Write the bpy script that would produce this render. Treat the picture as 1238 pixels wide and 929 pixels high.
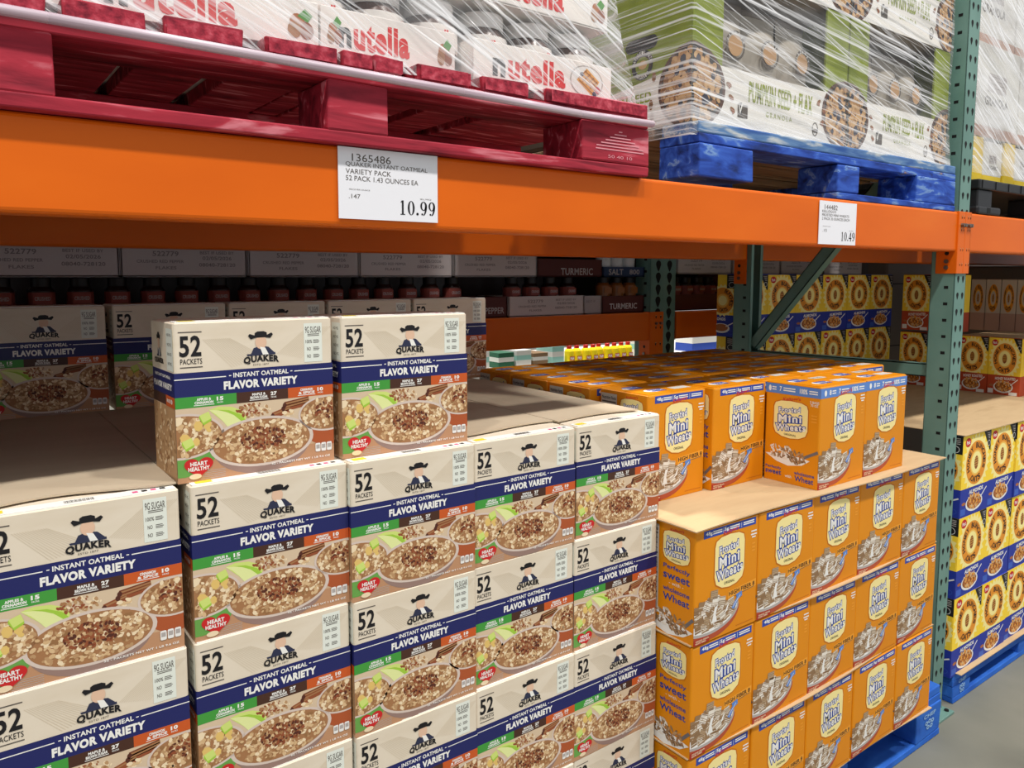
import bpy, bmesh, math, random
from mathutils import Vector, Matrix
random.seed(7)
for o in list(bpy.data.objects): bpy.data.objects.remove(o, do_unlink=True)
SC = bpy.context.scene
C = SC.collection
CAMZ = 1.24            # eye height; every height below that is written Z(...) is measured from it
def Z(z): return z + CAMZ

# ------------------------------------------------------------------ camera
def make_camera():
    yaw, pit, rol, f, cyo = .6356, -.0931, .0021, 930., -45.94
    fwd = Vector((math.sin(yaw)*math.cos(pit), math.cos(yaw)*math.cos(pit), math.sin(pit)))
    R = Vector((math.cos(yaw), -math.sin(yaw), 0)); U = R.cross(fwd)
    cr, sr = math.cos(rol), math.sin(rol)
    R2 = R*cr + U*sr; U2 = U*cr - R*sr
    cam = bpy.data.cameras.new('camera'); o = bpy.data.objects.new('camera', cam); C.objects.link(o)
    m = Matrix((R2, U2, -fwd)).transposed().to_4x4(); m.translation = (0, 0, CAMZ)
    o.matrix_world = m
    cam.sensor_width = 36; cam.lens = f/1238*36; cam.shift_y = cyo/1238; cam.clip_start = .02
    SC.camera = o
make_camera()
# ------------------------------------------------------------------ light
SC.view_settings.view_transform = 'Standard'; SC.view_settings.look = 'None'
SC.view_settings.gamma = 1; SC.view_settings.use_curve_mapping = False
SC.view_settings.exposure = 0.34
W = bpy.data.worlds.new('hall'); SC.world = W; W.use_nodes = True
W.node_tree.nodes['Background'].inputs[0].default_value = (.93, .96, 1, 1)
W.node_tree.nodes['Background'].inputs[1].default_value = .46
def lamp(x, y, z, watts, size, col=(1, .96, .9)):
    l = bpy.data.lights.new('high_bay_lamp', 'AREA'); l.shape = 'DISK'; l.size = size; l.energy = watts; l.color = col
    o = bpy.data.objects.new('high_bay_lamp', l); C.objects.link(o); o.location = (x, y, z)
for x in (-4.0, -.4, 3.2, 6.8): lamp(x, -2.05, 8.3, 235, .45)
for x in (1.0, 5.0): lamp(x, 4.2, 8.2, 420, .6)

# ------------------------------------------------------------------ materials
def lin(c): return tuple(((v/255)/12.92 if v/255 <= .04045 else (((v/255)+.055)/1.055)**2.4) for v in c)
MATS = {}
def mat(name, rgb, rough=.55, metal=0., spec=.35):
    if name in MATS: return MATS[name]
    m = bpy.data.materials.new(name); m.use_nodes = True
    b = m.node_tree.nodes['Principled BSDF']
    b.inputs['Base Color'].default_value = (*lin(rgb), 1); b.inputs['Roughness'].default_value = rough
    b.inputs['Metallic'].default_value = metal; b.inputs['Specular IOR Level'].default_value = spec
    MATS[name] = m; return m
def noisy(name, stops, scale=(8, 8, 8), detail=5, rough=.6, bump=0., spec=.3, dist=.0, wave=None, obj=True):
    """colour from a noise ramp: stops = [(pos, rgb), ...]"""
    m = bpy.data.materials.new(name); m.use_nodes = True; nt = m.node_tree; N = nt.nodes; L = nt.links
    b = N['Principled BSDF']; b.inputs['Roughness'].default_value = rough; b.inputs['Specular IOR Level'].default_value = spec
    tc = N.new('ShaderNodeTexCoord'); mp = N.new('ShaderNodeMapping'); mp.inputs['Scale'].default_value = scale
    L.new(tc.outputs['Object'], mp.inputs[0])
    n = N.new('ShaderNodeTexNoise'); n.inputs['Scale'].default_value = 1; n.inputs['Detail'].default_value = detail
    n.inputs['Distortion'].default_value = dist
    if obj:
        oi = N.new('ShaderNodeObjectInfo'); ad = N.new('ShaderNodeVectorMath'); ad.operation = 'ADD'
        mu = N.new('ShaderNodeMath'); mu.operation = 'MULTIPLY'; mu.inputs[1].default_value = 37.
        L.new(oi.outputs['Random'], mu.inputs[0]); L.new(mp.outputs[0], ad.inputs[0]); L.new(mu.outputs[0], ad.inputs[1])
        L.new(ad.outputs[0], n.inputs['Vector'])
    else: L.new(mp.outputs[0], n.inputs['Vector'])
    r = N.new('ShaderNodeValToRGB'); e = r.color_ramp.elements
    e[0].position = stops[0][0]; e[0].color = (*lin(stops[0][1]), 1)
    e[1].position = stops[-1][0]; e[1].color = (*lin(stops[-1][1]), 1)
    for p, c in stops[1:-1]:
        k = e.new(p); k.color = (*lin(c), 1)
    L.new(n.outputs[0], r.inputs[0]); L.new(r.outputs[0], b.inputs['Base Color'])
    if bump:
        bp = N.new('ShaderNodeBump'); bp.inputs['Strength'].default_value = bump; bp.inputs['Distance'].default_value = .003
        L.new(n.outputs[0], bp.inputs['Height']); L.new(bp.outputs[0], b.inputs['Normal'])
    MATS[name] = m; return m
M = {}
def reg(n, *a, **k): M[n] = mat(n, *a, **k)
# oatmeal carton inks
M['oat_beige'] = noisy('oat_beige', [(.3, (221, 207, 185)), (.5, (227, 214, 194)), (.7, (219, 204, 181))], (9, 9, 26), 3, .5, obj=False); reg('oat_grain', (214, 198, 172))
reg('oat_photo', (214, 190, 160)); reg('oat_photo_low', (188, 140, 104)); reg('oat_photo_mid', (203, 168, 134))
reg('navy', (30, 35, 96), .45); reg('leaf_green', (66, 152, 60), .45); reg('choc', (72, 42, 30), .45); reg('rust', (200, 88, 34), .45)
reg('ink', (22, 20, 24)); reg('ink_soft', (92, 84, 78)); reg('white', (240, 238, 232)); reg('panel', (228, 232, 222))
reg('heart', (200, 34, 36)); reg('bowl_rim', (214, 196, 184)); reg('bowl_body', (150, 122, 112)); reg('bowl_green', (104, 160, 74)); reg('bowl_rust', (172, 84, 44))
reg('oats0', (150, 108, 68)); reg('oats1', (216, 182, 138)); reg('oats2', (186, 146, 104)); reg('oats3', (238, 216, 180)); reg('oats4', (164, 116, 76)); reg('oats5', (212, 176, 130))
reg('cin0', (116, 58, 34)); reg('cin1', (146, 78, 46)); reg('cin2', (84, 40, 28))
reg('apple_flesh', (226, 232, 160)); reg('apple0', (160, 200, 64)); reg('apple1', (206, 222, 120)); reg('apple2', (226, 190, 110))
reg('coat', (44, 48, 74)); reg('skin', (226, 188, 160)); reg('pink', (226, 90, 140)); reg('yellow_mark', (232, 212, 60))
# wheat cereal inks
M['amber'] = noisy('amber', [(.3, (226, 142, 10)), (.7, (221, 135, 8))], (6, 6, 6), 2, .45, obj=False)
reg('amber_light', (236, 158, 46)); reg('amber_dark', (196, 108, 12)); reg('ribbon', (44, 72, 166), .45); reg('ribbon_light', (92, 134, 204), .45)
reg('cream', (246, 228, 156)); reg('word_blue', (38, 66, 150)); reg('script_red', (204, 52, 48)); reg('bowl_red', (176, 78, 48)); reg('bowl_red_dark', (166, 44, 28))
reg('milk', (236, 234, 230)); reg('milk_grey', (176, 168, 164)); reg('wheat0', (150, 118, 84)); reg('wheat4', (180, 154, 122)); reg('wheat1', (206, 190, 168)); reg('wheat2', (120, 92, 66)); reg('wheat3', (232, 224, 212)); reg('spoon', (110, 106, 110), .3)
reg('fact_panel', (206, 204, 198))
# round-sun cereal inks
reg('sun_yellow', (254, 216, 58)); reg('sun_pale', (254, 238, 156)); reg('sun_ring', (232, 148, 40)); reg('sun_ring_in', (246, 196, 90)); reg('cobalt', (34, 54, 156)); reg('cobalt2', (58, 96, 190))
reg('roast', (186, 72, 38)); reg('roast2', (160, 96, 52)); reg('black_card', (30, 30, 32)); reg('honey', (146, 82, 30))
reg('pale_card', (208, 190, 168)); reg('pale_card2', (190, 150, 130))
# rack, wood, board
M['rack_orange'] = noisy('rack_orange', [(.25, (216, 96, 8)), (.6, (226, 104, 10)), (.8, (230, 112, 20))], (3, 3, 9), 6, .42, spec=.22, obj=False)
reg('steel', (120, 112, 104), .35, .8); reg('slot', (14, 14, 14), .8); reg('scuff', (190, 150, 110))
M['rack_green'] = noisy('rack_green', [(.3, (96, 132, 122)), (.7, (110, 146, 136))], (9, 9, 9), 5, .45, spec=.4, obj=False)
M['kraft'] = noisy('kraft', [(.3, (190, 160, 122)), (.55, (200, 172, 132)), (.75, (182, 152, 114))], (5, 22, 22), 6, .8, obj=False)
M['kraft_pale'] = noisy('kraft_pale', [(.3, (184, 166, 142)), (.6, (194, 178, 154))], (4, 14, 14), 5, .7, obj=False)
M['pallet_red'] = noisy('pallet_red', [(.3, (104, 16, 34)), (.45, (152, 34, 52)), (.58, (176, 44, 62)), (.66, (214, 120, 132))], (7, 60, 40), 8, .7, .5, dist=.5)
M['pallet_red_end'] = noisy('pallet_red_end', [(.3, (110, 20, 40)), (.5, (166, 44, 62)), (.7, (196, 84, 98))], (90, 90, 90), 6, .8, .8)
M['pallet_blue'] = noisy('pallet_blue', [(.32, (16, 38, 96)), (.45, (32, 68, 160)), (.57, (52, 94, 190)), (.63, (120, 154, 204)), (.67, (44, 84, 176)), (.74, (150, 126, 96))], (10, 40, 40), 8, .7, .5, dist=.6)
M['pallet_blue_worn'] = noisy('pallet_blue_worn', [(.3, (46, 84, 150)), (.5, (96, 132, 176)), (.62, (196, 200, 200)), (.75, (70, 108, 170))], (10, 70, 60), 8, .75, .5, dist=.4)
M['pallet_flat_blue'] = noisy('pallet_flat_blue', [(.3, (30, 84, 176)), (.6, (44, 106, 200)), (.8, (70, 130, 214))], (10, 30, 30), 6, .7, .3)
M['raw_wood'] = noisy('raw_wood', [(.3, (92, 70, 50)), (.55, (140, 112, 82)), (.75, (112, 88, 64))], (4, 60, 60), 6, .8, .4)
M['concrete'] = noisy('concrete', [(.3, (104, 104, 96)), (.5, (120, 120, 110)), (.7, (134, 132, 122))], (2.2, 2.2, 2.2), 9, .55, .04, obj=False)
reg('black_plastic', (30, 31, 34), .45); reg('paper', (236, 236, 242), .7)
reg('nut_white', (240, 234, 228), .4); reg('nut_red', (214, 34, 34)); reg('nut_black', (40, 36, 40)); reg('jar_brown', (74, 40, 26), .25); reg('lid_white', (236, 234, 232), .35)
reg('hazel', (176, 106, 60)); reg('leaf', (80, 150, 60)); reg('waffle', (226, 164, 84)); reg('waffle_dark', (176, 112, 52)); reg('berry', (190, 40, 60)); reg('plum', (60, 50, 80))
M['olive'] = noisy('olive', [(.3, (120, 134, 30)), (.7, (136, 148, 40))], (20, 20, 20), 4, .6, obj=False)
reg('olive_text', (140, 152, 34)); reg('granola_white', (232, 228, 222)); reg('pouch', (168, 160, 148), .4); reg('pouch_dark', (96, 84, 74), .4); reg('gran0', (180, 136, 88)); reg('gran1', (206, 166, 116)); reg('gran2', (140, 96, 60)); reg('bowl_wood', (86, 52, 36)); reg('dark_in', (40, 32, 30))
reg('blueberry', (44, 46, 66)); reg('carton_in', (150, 128, 104))
reg('tray_white', (206, 198, 198)); reg('tray_maroon', (86, 34, 30)); reg('tray_grey', (176, 170, 172)); reg('tray_blue', (40, 60, 96)); reg('grey_print', (140, 132, 134)); reg('maroon_label', (150, 74, 66)); reg('spice_dark', (44, 22, 18), .3); reg('cap_dark', (26, 24, 26), .4); reg('amber_spice', (150, 90, 34), .3); reg('salt_white', (226, 228, 230), .4)
reg('spray_yellow', (246, 222, 30), .35); reg('spray_red', (196, 40, 36), .4); reg('mint', (150, 200, 190)); reg('deep_green', (40, 96, 70)); reg('far_white', (222, 220, 214)); reg('far_blue', (40, 70, 160)); reg('item_yellow', (238, 206, 50))
def film_material(name, ang, amount, seed, haze):
    m = bpy.data.materials.new(name); m.use_nodes = True; nt = m.node_tree; N = nt.nodes; L = nt.links
    for n in list(N): N.remove(n)
    out = N.new('ShaderNodeOutputMaterial'); tc = N.new('ShaderNodeTexCoord')
    def streak(a, sx, sz, lo, hi, off):
        r = N.new('ShaderNodeVectorRotate'); r.rotation_type = 'Y_AXIS'; r.inputs['Angle'].default_value = a
        L.new(tc.outputs['Object'], r.inputs['Vector'])
        mp = N.new('ShaderNodeMapping'); mp.inputs['Scale'].default_value = (sx, 2.5, sz); mp.inputs['Location'].default_value = (off, off, off)
        L.new(r.outputs[0], mp.inputs[0])
        n = N.new('ShaderNodeTexNoise'); n.inputs['Scale'].default_value = 1; n.inputs['Detail'].default_value = 3; n.inputs['Distortion'].default_value = .25
        L.new(mp.outputs[0], n.inputs['Vector'])
        q = N.new('ShaderNodeMapRange'); q.inputs['From Min'].default_value = lo; q.inputs['From Max'].default_value = hi
        L.new(n.outputs[0], q.inputs['Value']); return q.outputs[0], n.outputs[0]
    a, na = streak(ang, 2.2, 150, .52, .70, seed); b, nb = streak(ang-.2, 3., 210, .57, .72, seed+5); c, nc = streak(ang*.4, 5, 16, .45, .75, seed+9)
    mx = N.new('ShaderNodeMath'); mx.operation = 'MAXIMUM'; L.new(a, mx.inputs[0]); L.new(b, mx.inputs[1])
    mc = N.new('ShaderNodeMath'); mc.operation = 'MULTIPLY_ADD'; L.new(c, mc.inputs[0]); mc.inputs[1].default_value = haze; mc.inputs[2].default_value = haze*.35
    ml = N.new('ShaderNodeMath'); ml.operation = 'MULTIPLY'; ml.inputs[1].default_value = amount; L.new(mx.outputs[0], ml.inputs[0])
    ad = N.new('ShaderNodeMath'); ad.operation = 'ADD'; ad.use_clamp = True; L.new(ml.outputs[0], ad.inputs[0]); L.new(mc.outputs[0], ad.inputs[1])
    tr = N.new('ShaderNodeBsdfTransparent'); p = N.new('ShaderNodeBsdfPrincipled')
    p.inputs['Base Color'].default_value = (.86, .86, .88, 1); p.inputs['Roughness'].default_value = .25
    bp = N.new('ShaderNodeBump'); bp.inputs['Strength'].default_value = .5; bp.inputs['Distance'].default_value = .004; L.new(na, bp.inputs['Height']); L.new(bp.outputs[0], p.inputs['Normal'])
    mix = N.new('ShaderNodeMixShader'); L.new(ad.outputs[0], mix.inputs[0]); L.new(tr.outputs[0], mix.inputs[1]); L.new(p.outputs[0], mix.inputs[2])
    L.new(mix.outputs[0], out.inputs[0]); MATS[name] = m; return m
M['film_a'] = film_material('film_a', -.42, .75, 1., .16)
M['film_b'] = film_material('film_b', -.10, .8, 4., .13)
M['film_c'] = film_material('film_c', -.42, .9, 8., .5)
M['film_rope'] = noisy('film_rope', [(.3, (190, 160, 176)), (.6, (214, 196, 206)), (.75, (236, 232, 236))], (3, 200, 200), 4, .3, .3)

# ------------------------------------------------------------------ mesh collecting
class MB:
    def __init__(s): s.v = []; s.f = []; s.m = []; s.names = []
    def mi(s, m):
        if m not in s.names: s.names.append(m)
        return s.names.index(m)
    def add(s, vs, fs, m):
        b = len(s.v); s.v += [tuple(v) for v in vs]; k = s.mi(m)
        for f in fs: s.f.append([b+i for i in f]); s.m.append(k)
    def box(s, x0, x1, y0, y1, z0, z1, m, bev=0., jit=0.):
        if bev <= 0:
            vs = [(x, y, z) for z in (z0, z1) for y in (y0, y1) for x in (x0, x1)]
            s.add(vs, [(0, 2, 3, 1), (4, 5, 7, 6), (0, 1, 5, 4), (2, 6, 7, 3), (0, 4, 6, 2), (1, 3, 7, 5)], m); return
        bm = bmesh.new(); bmesh.ops.create_cube(bm, size=1)
        for v in bm.verts:
            v.co = ((x0+x1)/2+v.co.x*(x1-x0), (y0+y1)/2+v.co.y*(y1-y0), (z0+z1)/2+v.co.z*(z1-z0))
            if jit: v.co += Vector([random.uniform(-jit, jit) for _ in range(3)])
        bmesh.ops.bevel(bm, geom=list(bm.edges), offset=bev, segments=2, affect='EDGES', profile=.5)
        bm.verts.index_update(); s.add([v.co[:] for v in bm.verts], [[v.index for v in f.verts] for f in bm.faces], m); bm.free()
    def cyl(s, p0, p1, r0, r1, m, n=16, caps=True):
        p0, p1 = Vector(p0), Vector(p1); d = (p1-p0).normalized(); a = d.orthogonal().normalized(); b = d.cross(a); vs = []
        for p, r in ((p0, r0), (p1, r1)):
            for i in range(n):
                t = 2*math.pi*i/n; vs.append(p+a*math.cos(t)*r+b*math.sin(t)*r)
        fs = [(i, (i+1) % n, n+(i+1) % n, n+i) for i in range(n)]
        if caps: fs += [tuple(range(n-1, -1, -1)), tuple(range(n, 2*n))]
        s.add(vs, fs, m)
    def lathe(s, prof, m, n=18, c=(0, 0)):
        """prof: [(r, z, mat or None)] ring by ring; the mat of ring i colours the band up to ring i+1"""
        for (r0, z0, m0), (r1, z1, _) in zip(prof, prof[1:]):
            vs = [(c[0]+r*math.cos(2*math.pi*i/n), c[1]+r*math.sin(2*math.pi*i/n), z) for r, z in ((r0, z0), (r1, z1)) for i in range(n)]
            s.add(vs, [(i, (i+1) % n, n+(i+1) % n, n+i) for i in range(n)], m0 or m)
    def tube(s, pts, r, m, n=8):
        for a, b in zip(pts, pts[1:]): s.cyl(a, b, r, r, m, n)
    def carton(s, w, d, h, r, bands, top, bottom=None):
        """box with rounded upright corners, origin at the base's centre; bands = [(z0, z1, mat)]"""
        prof = []
        for cx, cy, a0 in ((w/2-r, d/2-r, 0), (-w/2+r, d/2-r, 90), (-w/2+r, -d/2+r, 180), (w/2-r, -d/2+r, 270)):
            for k in range(4):
                t = math.radians(a0+30*k); prof.append((cx+r*math.cos(t), cy+r*math.sin(t)))
        n = len(prof)
        for z0, z1, m in bands:
            s.add([(x, y, z) for z in (z0, z1) for x, y in prof], [(i, (i+1) % n, n+(i+1) % n, n+i) for i in range(n)], m)
        c = .0018; k0 = 1-2*c/w; k1 = 1-2*c/d
        s.add([(x, y, h) for x, y in prof]+[(x*k0, y*k1, h+c*.7) for x, y in prof], [(i, (i+1) % n, n+(i+1) % n, n+i) for i in range(n)]+[tuple(range(n, 2*n))], top)
        s.add([(x, y, 0) for x, y in prof], [tuple(range(n-1, -1, -1))], bottom or top)
    def build(s, name, parent=None, smooth=False, loc=None):
        me = bpy.data.meshes.new(name); me.from_pydata(s.v, [], s.f)
        for n in s.names: me.materials.append(M[n])
        me.polygons.foreach_set('material_index', s.m)
        if smooth: me.polygons.foreach_set('use_smooth', [True]*len(me.polygons))
        me.update(); o = bpy.data.objects.new(name, me); C.objects.link(o)
        if parent: o.parent = parent
        if loc: o.location = loc
        return o
def tag(o, label, cat, group=None, kind=None):
    o['label'] = label; o['category'] = cat
    if group: o['group'] = group
    if kind: o['kind'] = kind
    return o
def thing(name, label, cat, loc=(0, 0, 0), rz=0, group=None):
    o = bpy.data.objects.new(name, None); C.objects.link(o); o.empty_display_size = .05
    o.location = loc; o.rotation_euler = (0, 0, rz); return tag(o, label, cat, group)
def dup(root, loc, rz=0, label=None, group=None, scale=None):
    r = root.copy(); C.objects.link(r); r.location = loc; r.rotation_euler = (0, 0, rz)
    if scale: r.scale = scale
    if label: r['label'] = label
    if group: r['group'] = group
    for ch in list(root.children):
        c = ch.copy(); C.objects.link(c); c.parent = r
        for g in list(ch.children):
            d = g.copy(); C.objects.link(d); d.parent = c
    return r
class Once:
    """the first place() moves the prototype itself, the later ones copy it"""
    def __init__(s, proto): s.p = proto; s.used = False
    def place(s, loc, rz, label, group=None, scale=None):
        if s.used: return dup(s.p, loc, rz, label, group, scale)
        s.used = True; o = s.p; o.location = loc; o.rotation_euler = (0, 0, rz); o['label'] = label
        if group: o['group'] = group
        if scale: o.scale = scale
        return o

# ------------------------------------------------------------------ lettering
TX = {}
def raw_text(t, bold, space):
    k = (t, bold, space)
    if k in TX: return TX[k]
    cu = bpy.data.curves.new('lettering', 'FONT'); cu.body = t; cu.offset = bold; cu.resolution_u = 3; cu.fill_mode = 'FRONT'; cu.space_character = space
    o = bpy.data.objects.new('lettering', cu); me = bpy.data.meshes.new_from_object(o)
    vs = [(v.co.x, v.co.y) for v in me.vertices]; fs = [tuple(p.vertices) for p in me.polygons]
    bpy.data.objects.remove(o); bpy.data.meshes.remove(me); bpy.data.curves.remove(cu)
    TX[k] = (vs, fs, (min(v[0] for v in vs), max(v[0] for v in vs), min(v[1] for v in vs), max(v[1] for v in vs))); return TX[k]
def text_mesh(t, bold=0., ref=None):
    """outline text scaled into a unit square; ref = weight whose box sets the fit"""
    space = 1+1.9*(bold if ref is None else ref)
    vs, fs, bb = raw_text(t, bold, space)
    if ref is not None: bb = raw_text(t, ref, space)[2]
    x0, x1, y0, y1 = bb
    return [((x-x0)/max(x1-x0, 1e-6)-.5, (y-y0)/max(y1-y0, 1e-6)-.5) for x, y in vs], fs
def clip(poly):
    for ax, lim, sg in ((0, 0, 1), (0, 1, -1), (1, 0, 1), (1, 1, -1)):
        out = []
        for i in range(len(poly)):
            a, b = poly[i-1], poly[i]; da = sg*(a[ax]-lim); db = sg*(b[ax]-lim)
            if (da < 0) != (db < 0):
                t = da/(da-db); out.append((a[0]+(b[0]-a[0])*t, a[1]+(b[1]-a[1])*t))
            if db >= 0: out.append(b)
        poly = out
        if len(poly) < 3: return []
    return poly
class Art:
    """print on one flat face: x to the right, y DOWN, both as fractions of the face"""
    def __init__(s, mb, origin, U, V, w, h, eps=.00013, cl=True):
        s.mb = mb; s.o = Vector(origin); s.U = Vector(U); s.V = Vector(V); s.N = s.U.cross(s.V); s.w = w; s.h = h; s.e = eps; s.cl = cl
    def P(s, x, y, l): return s.o+s.U*(x*s.w)+s.V*((1-y)*s.h)+s.N*(s.e*(l+1))
    def poly(s, pts, m, l=0):
        if s.cl: pts = clip(list(pts))
        if len(pts) < 3: return
        a = sum(pts[i-1][0]*pts[i][1]-pts[i][0]*pts[i-1][1] for i in range(len(pts)))
        if a > 0: pts = pts[::-1]
        s.mb.add([s.P(x, y, l) for x, y in pts], [tuple(range(len(pts)))], m)
    def rect(s, x0, y0, x1, y1, m, l=0): s.poly([(x0, y0), (x1, y0), (x1, y1), (x0, y1)], m, l)
    def rrect(s, x0, y0, x1, y1, r, m, l=0):
        ry = r*s.w/s.h; p = []
        for cx, cy, a in ((x1-r, y0+ry, -90), (x1-r, y1-ry, 0), (x0+r, y1-ry, 90), (x0+r, y0+ry, 180)):
            for k in range(5):
                t = math.radians(a+22.5*k); p.append((cx+r*math.cos(t), cy+ry*math.sin(t)))
        s.poly(p, m, l)
    def ell(s, cx, cy, rx, ry, m, l=0, n=28, a0=0, a1=360, rot=0):
        full = abs(a1-a0) >= 360; k = n if full else n+1; p = []; c, q = math.cos(rot), math.sin(rot); asp = s.w/s.h
        for i in range(k):
            t = math.radians(a0+(a1-a0)*i/n); x, y = rx*math.cos(t), ry*math.sin(t)/asp
            p.append((cx+c*x-q*y, cy+(q*x+c*y)*asp))
        s.poly(p, m, l)
    def ring(s, cx, cy, rx, ry, t, m, l=0, n=32):
        """ring of thickness t (fraction of width)"""
        asp = s.w/s.h; vs = []
        for k in (0, 1):
            for i in range(n):
                a = 2*math.pi*i/n; vs.append((cx+(rx-t*k)*math.cos(a), cy+(ry-t*k*asp)*math.sin(a)))
        for i in range(n):
            j = (i+1) % n; s.poly([vs[i], vs[j], vs[n+j], vs[n+i]], m, l)
    def line(s, x0, y0, x1, y1, t, m, l=0):
        dx, dy = (x1-x0)*s.w, (y1-y0)*s.h; d = math.hypot(dx, dy); nx, ny = -dy/d*t/2, dx/d*t/2
        s.poly([(x0+nx/s.w, y0+ny/s.h), (x1+nx/s.w, y1+ny/s.h), (x1-nx/s.w, y1-ny/s.h), (x0-nx/s.w, y0-ny/s.h)], m, l)
    def text(s, t, cx, cy, w, h, m, l=4, bold=0., rot=0., bend=0., skew=0., ref=None):
        vs, fs = text_mesh(t, bold, ref); c, q = math.cos(rot), math.sin(rot); out = []
        for x, y in vs:
            y2 = y*h; x2 = x*w + skew*y*h*s.h/s.w
            X, Y = x2*s.w, (-y2 + bend*4*x*x)*s.h
            out.append(s.P(cx+(c*X-q*Y)/s.w, cy+(q*X+c*Y)/s.h, l))
        s.mb.add(out, fs, m)
    def arc(s, t, cx, cy, r, a0, a1, hh, m, l=4, bold=.02, inside=False, wf=.62):
        """letters round a circle (angles in degrees, clockwise from the top)"""
        n = len(t)
        for i, ch in enumerate(t):
            if ch == ' ': continue
            a = math.radians(a0+(a1-a0)*(i+.5)/n)
            s.text(ch, cx+r*math.sin(a), cy-r*math.cos(a)*s.w/s.h, hh*wf*(.5 if ch in 'Il1' else 1), hh*s.w/s.h, m, l, bold, a+(math.pi if inside else 0))
    def scatter(s, cx, cy, rx, ry, n, size, mats, l=1, seed=1, asp=.6):
        rnd = random.Random(seed); k = s.w/s.h
        for _ in range(n):
            a = rnd.uniform(0, 6.283); q = math.sqrt(rnd.random())
            x, y = cx+rx*q*math.cos(a), cy+ry*q*math.sin(a)
            if not (.01 < x < .99 and .01 < y < .99): continue
            sz = size*rnd.uniform(.6, 1.3)
            s.ell(x, y, sz, sz*asp*k, rnd.choice(mats), l+rnd.random()*.9, 7, rot=rnd.uniform(0, 3.14))

# ------------------------------------------------------------------ printed cartons
QW, QD, QH = .2035, .104, .1945
OATS = ['oats2', 'oats1', 'oats4', 'oats3', 'oats0', 'oats1', 'oats5', 'oats3', 'oats2']
def oat_bowl(a, cx, cy, rx, ry, body, seed, cin):
    k = a.w/a.h
    p = [(cx+rx*math.cos(math.radians(t)), cy+ry*math.sin(math.radians(t))) for t in range(0, 181, 12)]
    p = [(cx+rx, cy)]+[(cx+rx*.93*math.cos(math.radians(t)), cy+.02+ry*(1.16 if rx > .25 else 1.65)*math.sin(math.radians(t))) for t in range(4, 177, 12)]+[(cx-rx, cy)]
    a.poly(p, body, 1.2); a.ell(cx, cy, rx, ry, 'bowl_rim', 1.6, 40); a.ell(cx, cy, rx*.93, ry*.9, 'oats4', 2, 40)
    n = int(7600*rx*ry*(1 if rx > .25 else 1.2)); a.scatter(cx, cy, rx*.88, ry*.84, n, .0145, OATS, 2.3, seed, .7)
    if cin: a.scatter(cx+.0, cy-.02, rx*.42, ry*.45, cin, .0125, ['cin0', 'cin1', 'cin2', 'cin1', 'oats4'], 3.4, seed+1)
def emblem(a, cx, y0, s):
    # plain hat-and-coat emblem above the maker's word
    a.poly([(cx-.062*s, y0+.15*s), (cx-.045*s, y0+.112*s), (cx, y0+.098*s), (cx+.05*s, y0+.108*s), (cx+.085*s, y0+.145*s), (cx+.088*s, y0+.15*s)], 'coat', 2)
    a.poly([(cx-.085*s, y0+.162*s), (cx-.09*s, y0+.15*s), (cx+.092*s, y0+.145*s), (cx+.094*s, y0+.16*s)], 'coat', 2.2)
    a.ell(cx+.002*s, y0+.075*s, .036*s, .045*s, 'skin', 2.3, 18)
    a.poly([(cx-.006*s, y0+.105*s), (cx+.028*s, y0+.112*s), (cx+.05*s, y0+.158*s), (cx+.012*s, y0+.158*s)], 'white', 2.6)
    a.poly([(cx-.037*s, y0+.042*s), (cx-.036*s, y0+.014*s), (cx-.02*s, y0+.004*s), (cx+.02*s, y0+.003*s), (cx+.04*s, y0+.012*s), (cx+.042*s, y0+.042*s)], 'ink', 2.8)
    a.poly([(cx-.078*s, y0+.03*s), (cx-.068*s, y0+.018*s), (cx-.03*s, y0+.032*s), (cx+.035*s, y0+.031*s), (cx+.07*s, y0+.014*s), (cx+.08*s, y0+.026*s), (cx+.062*s, y0+.05*s), (cx+.03*s, y0+.044*s), (cx-.03*s, y0+.045*s), (cx-.062*s, y0+.054*s)], 'ink', 3)
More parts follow.
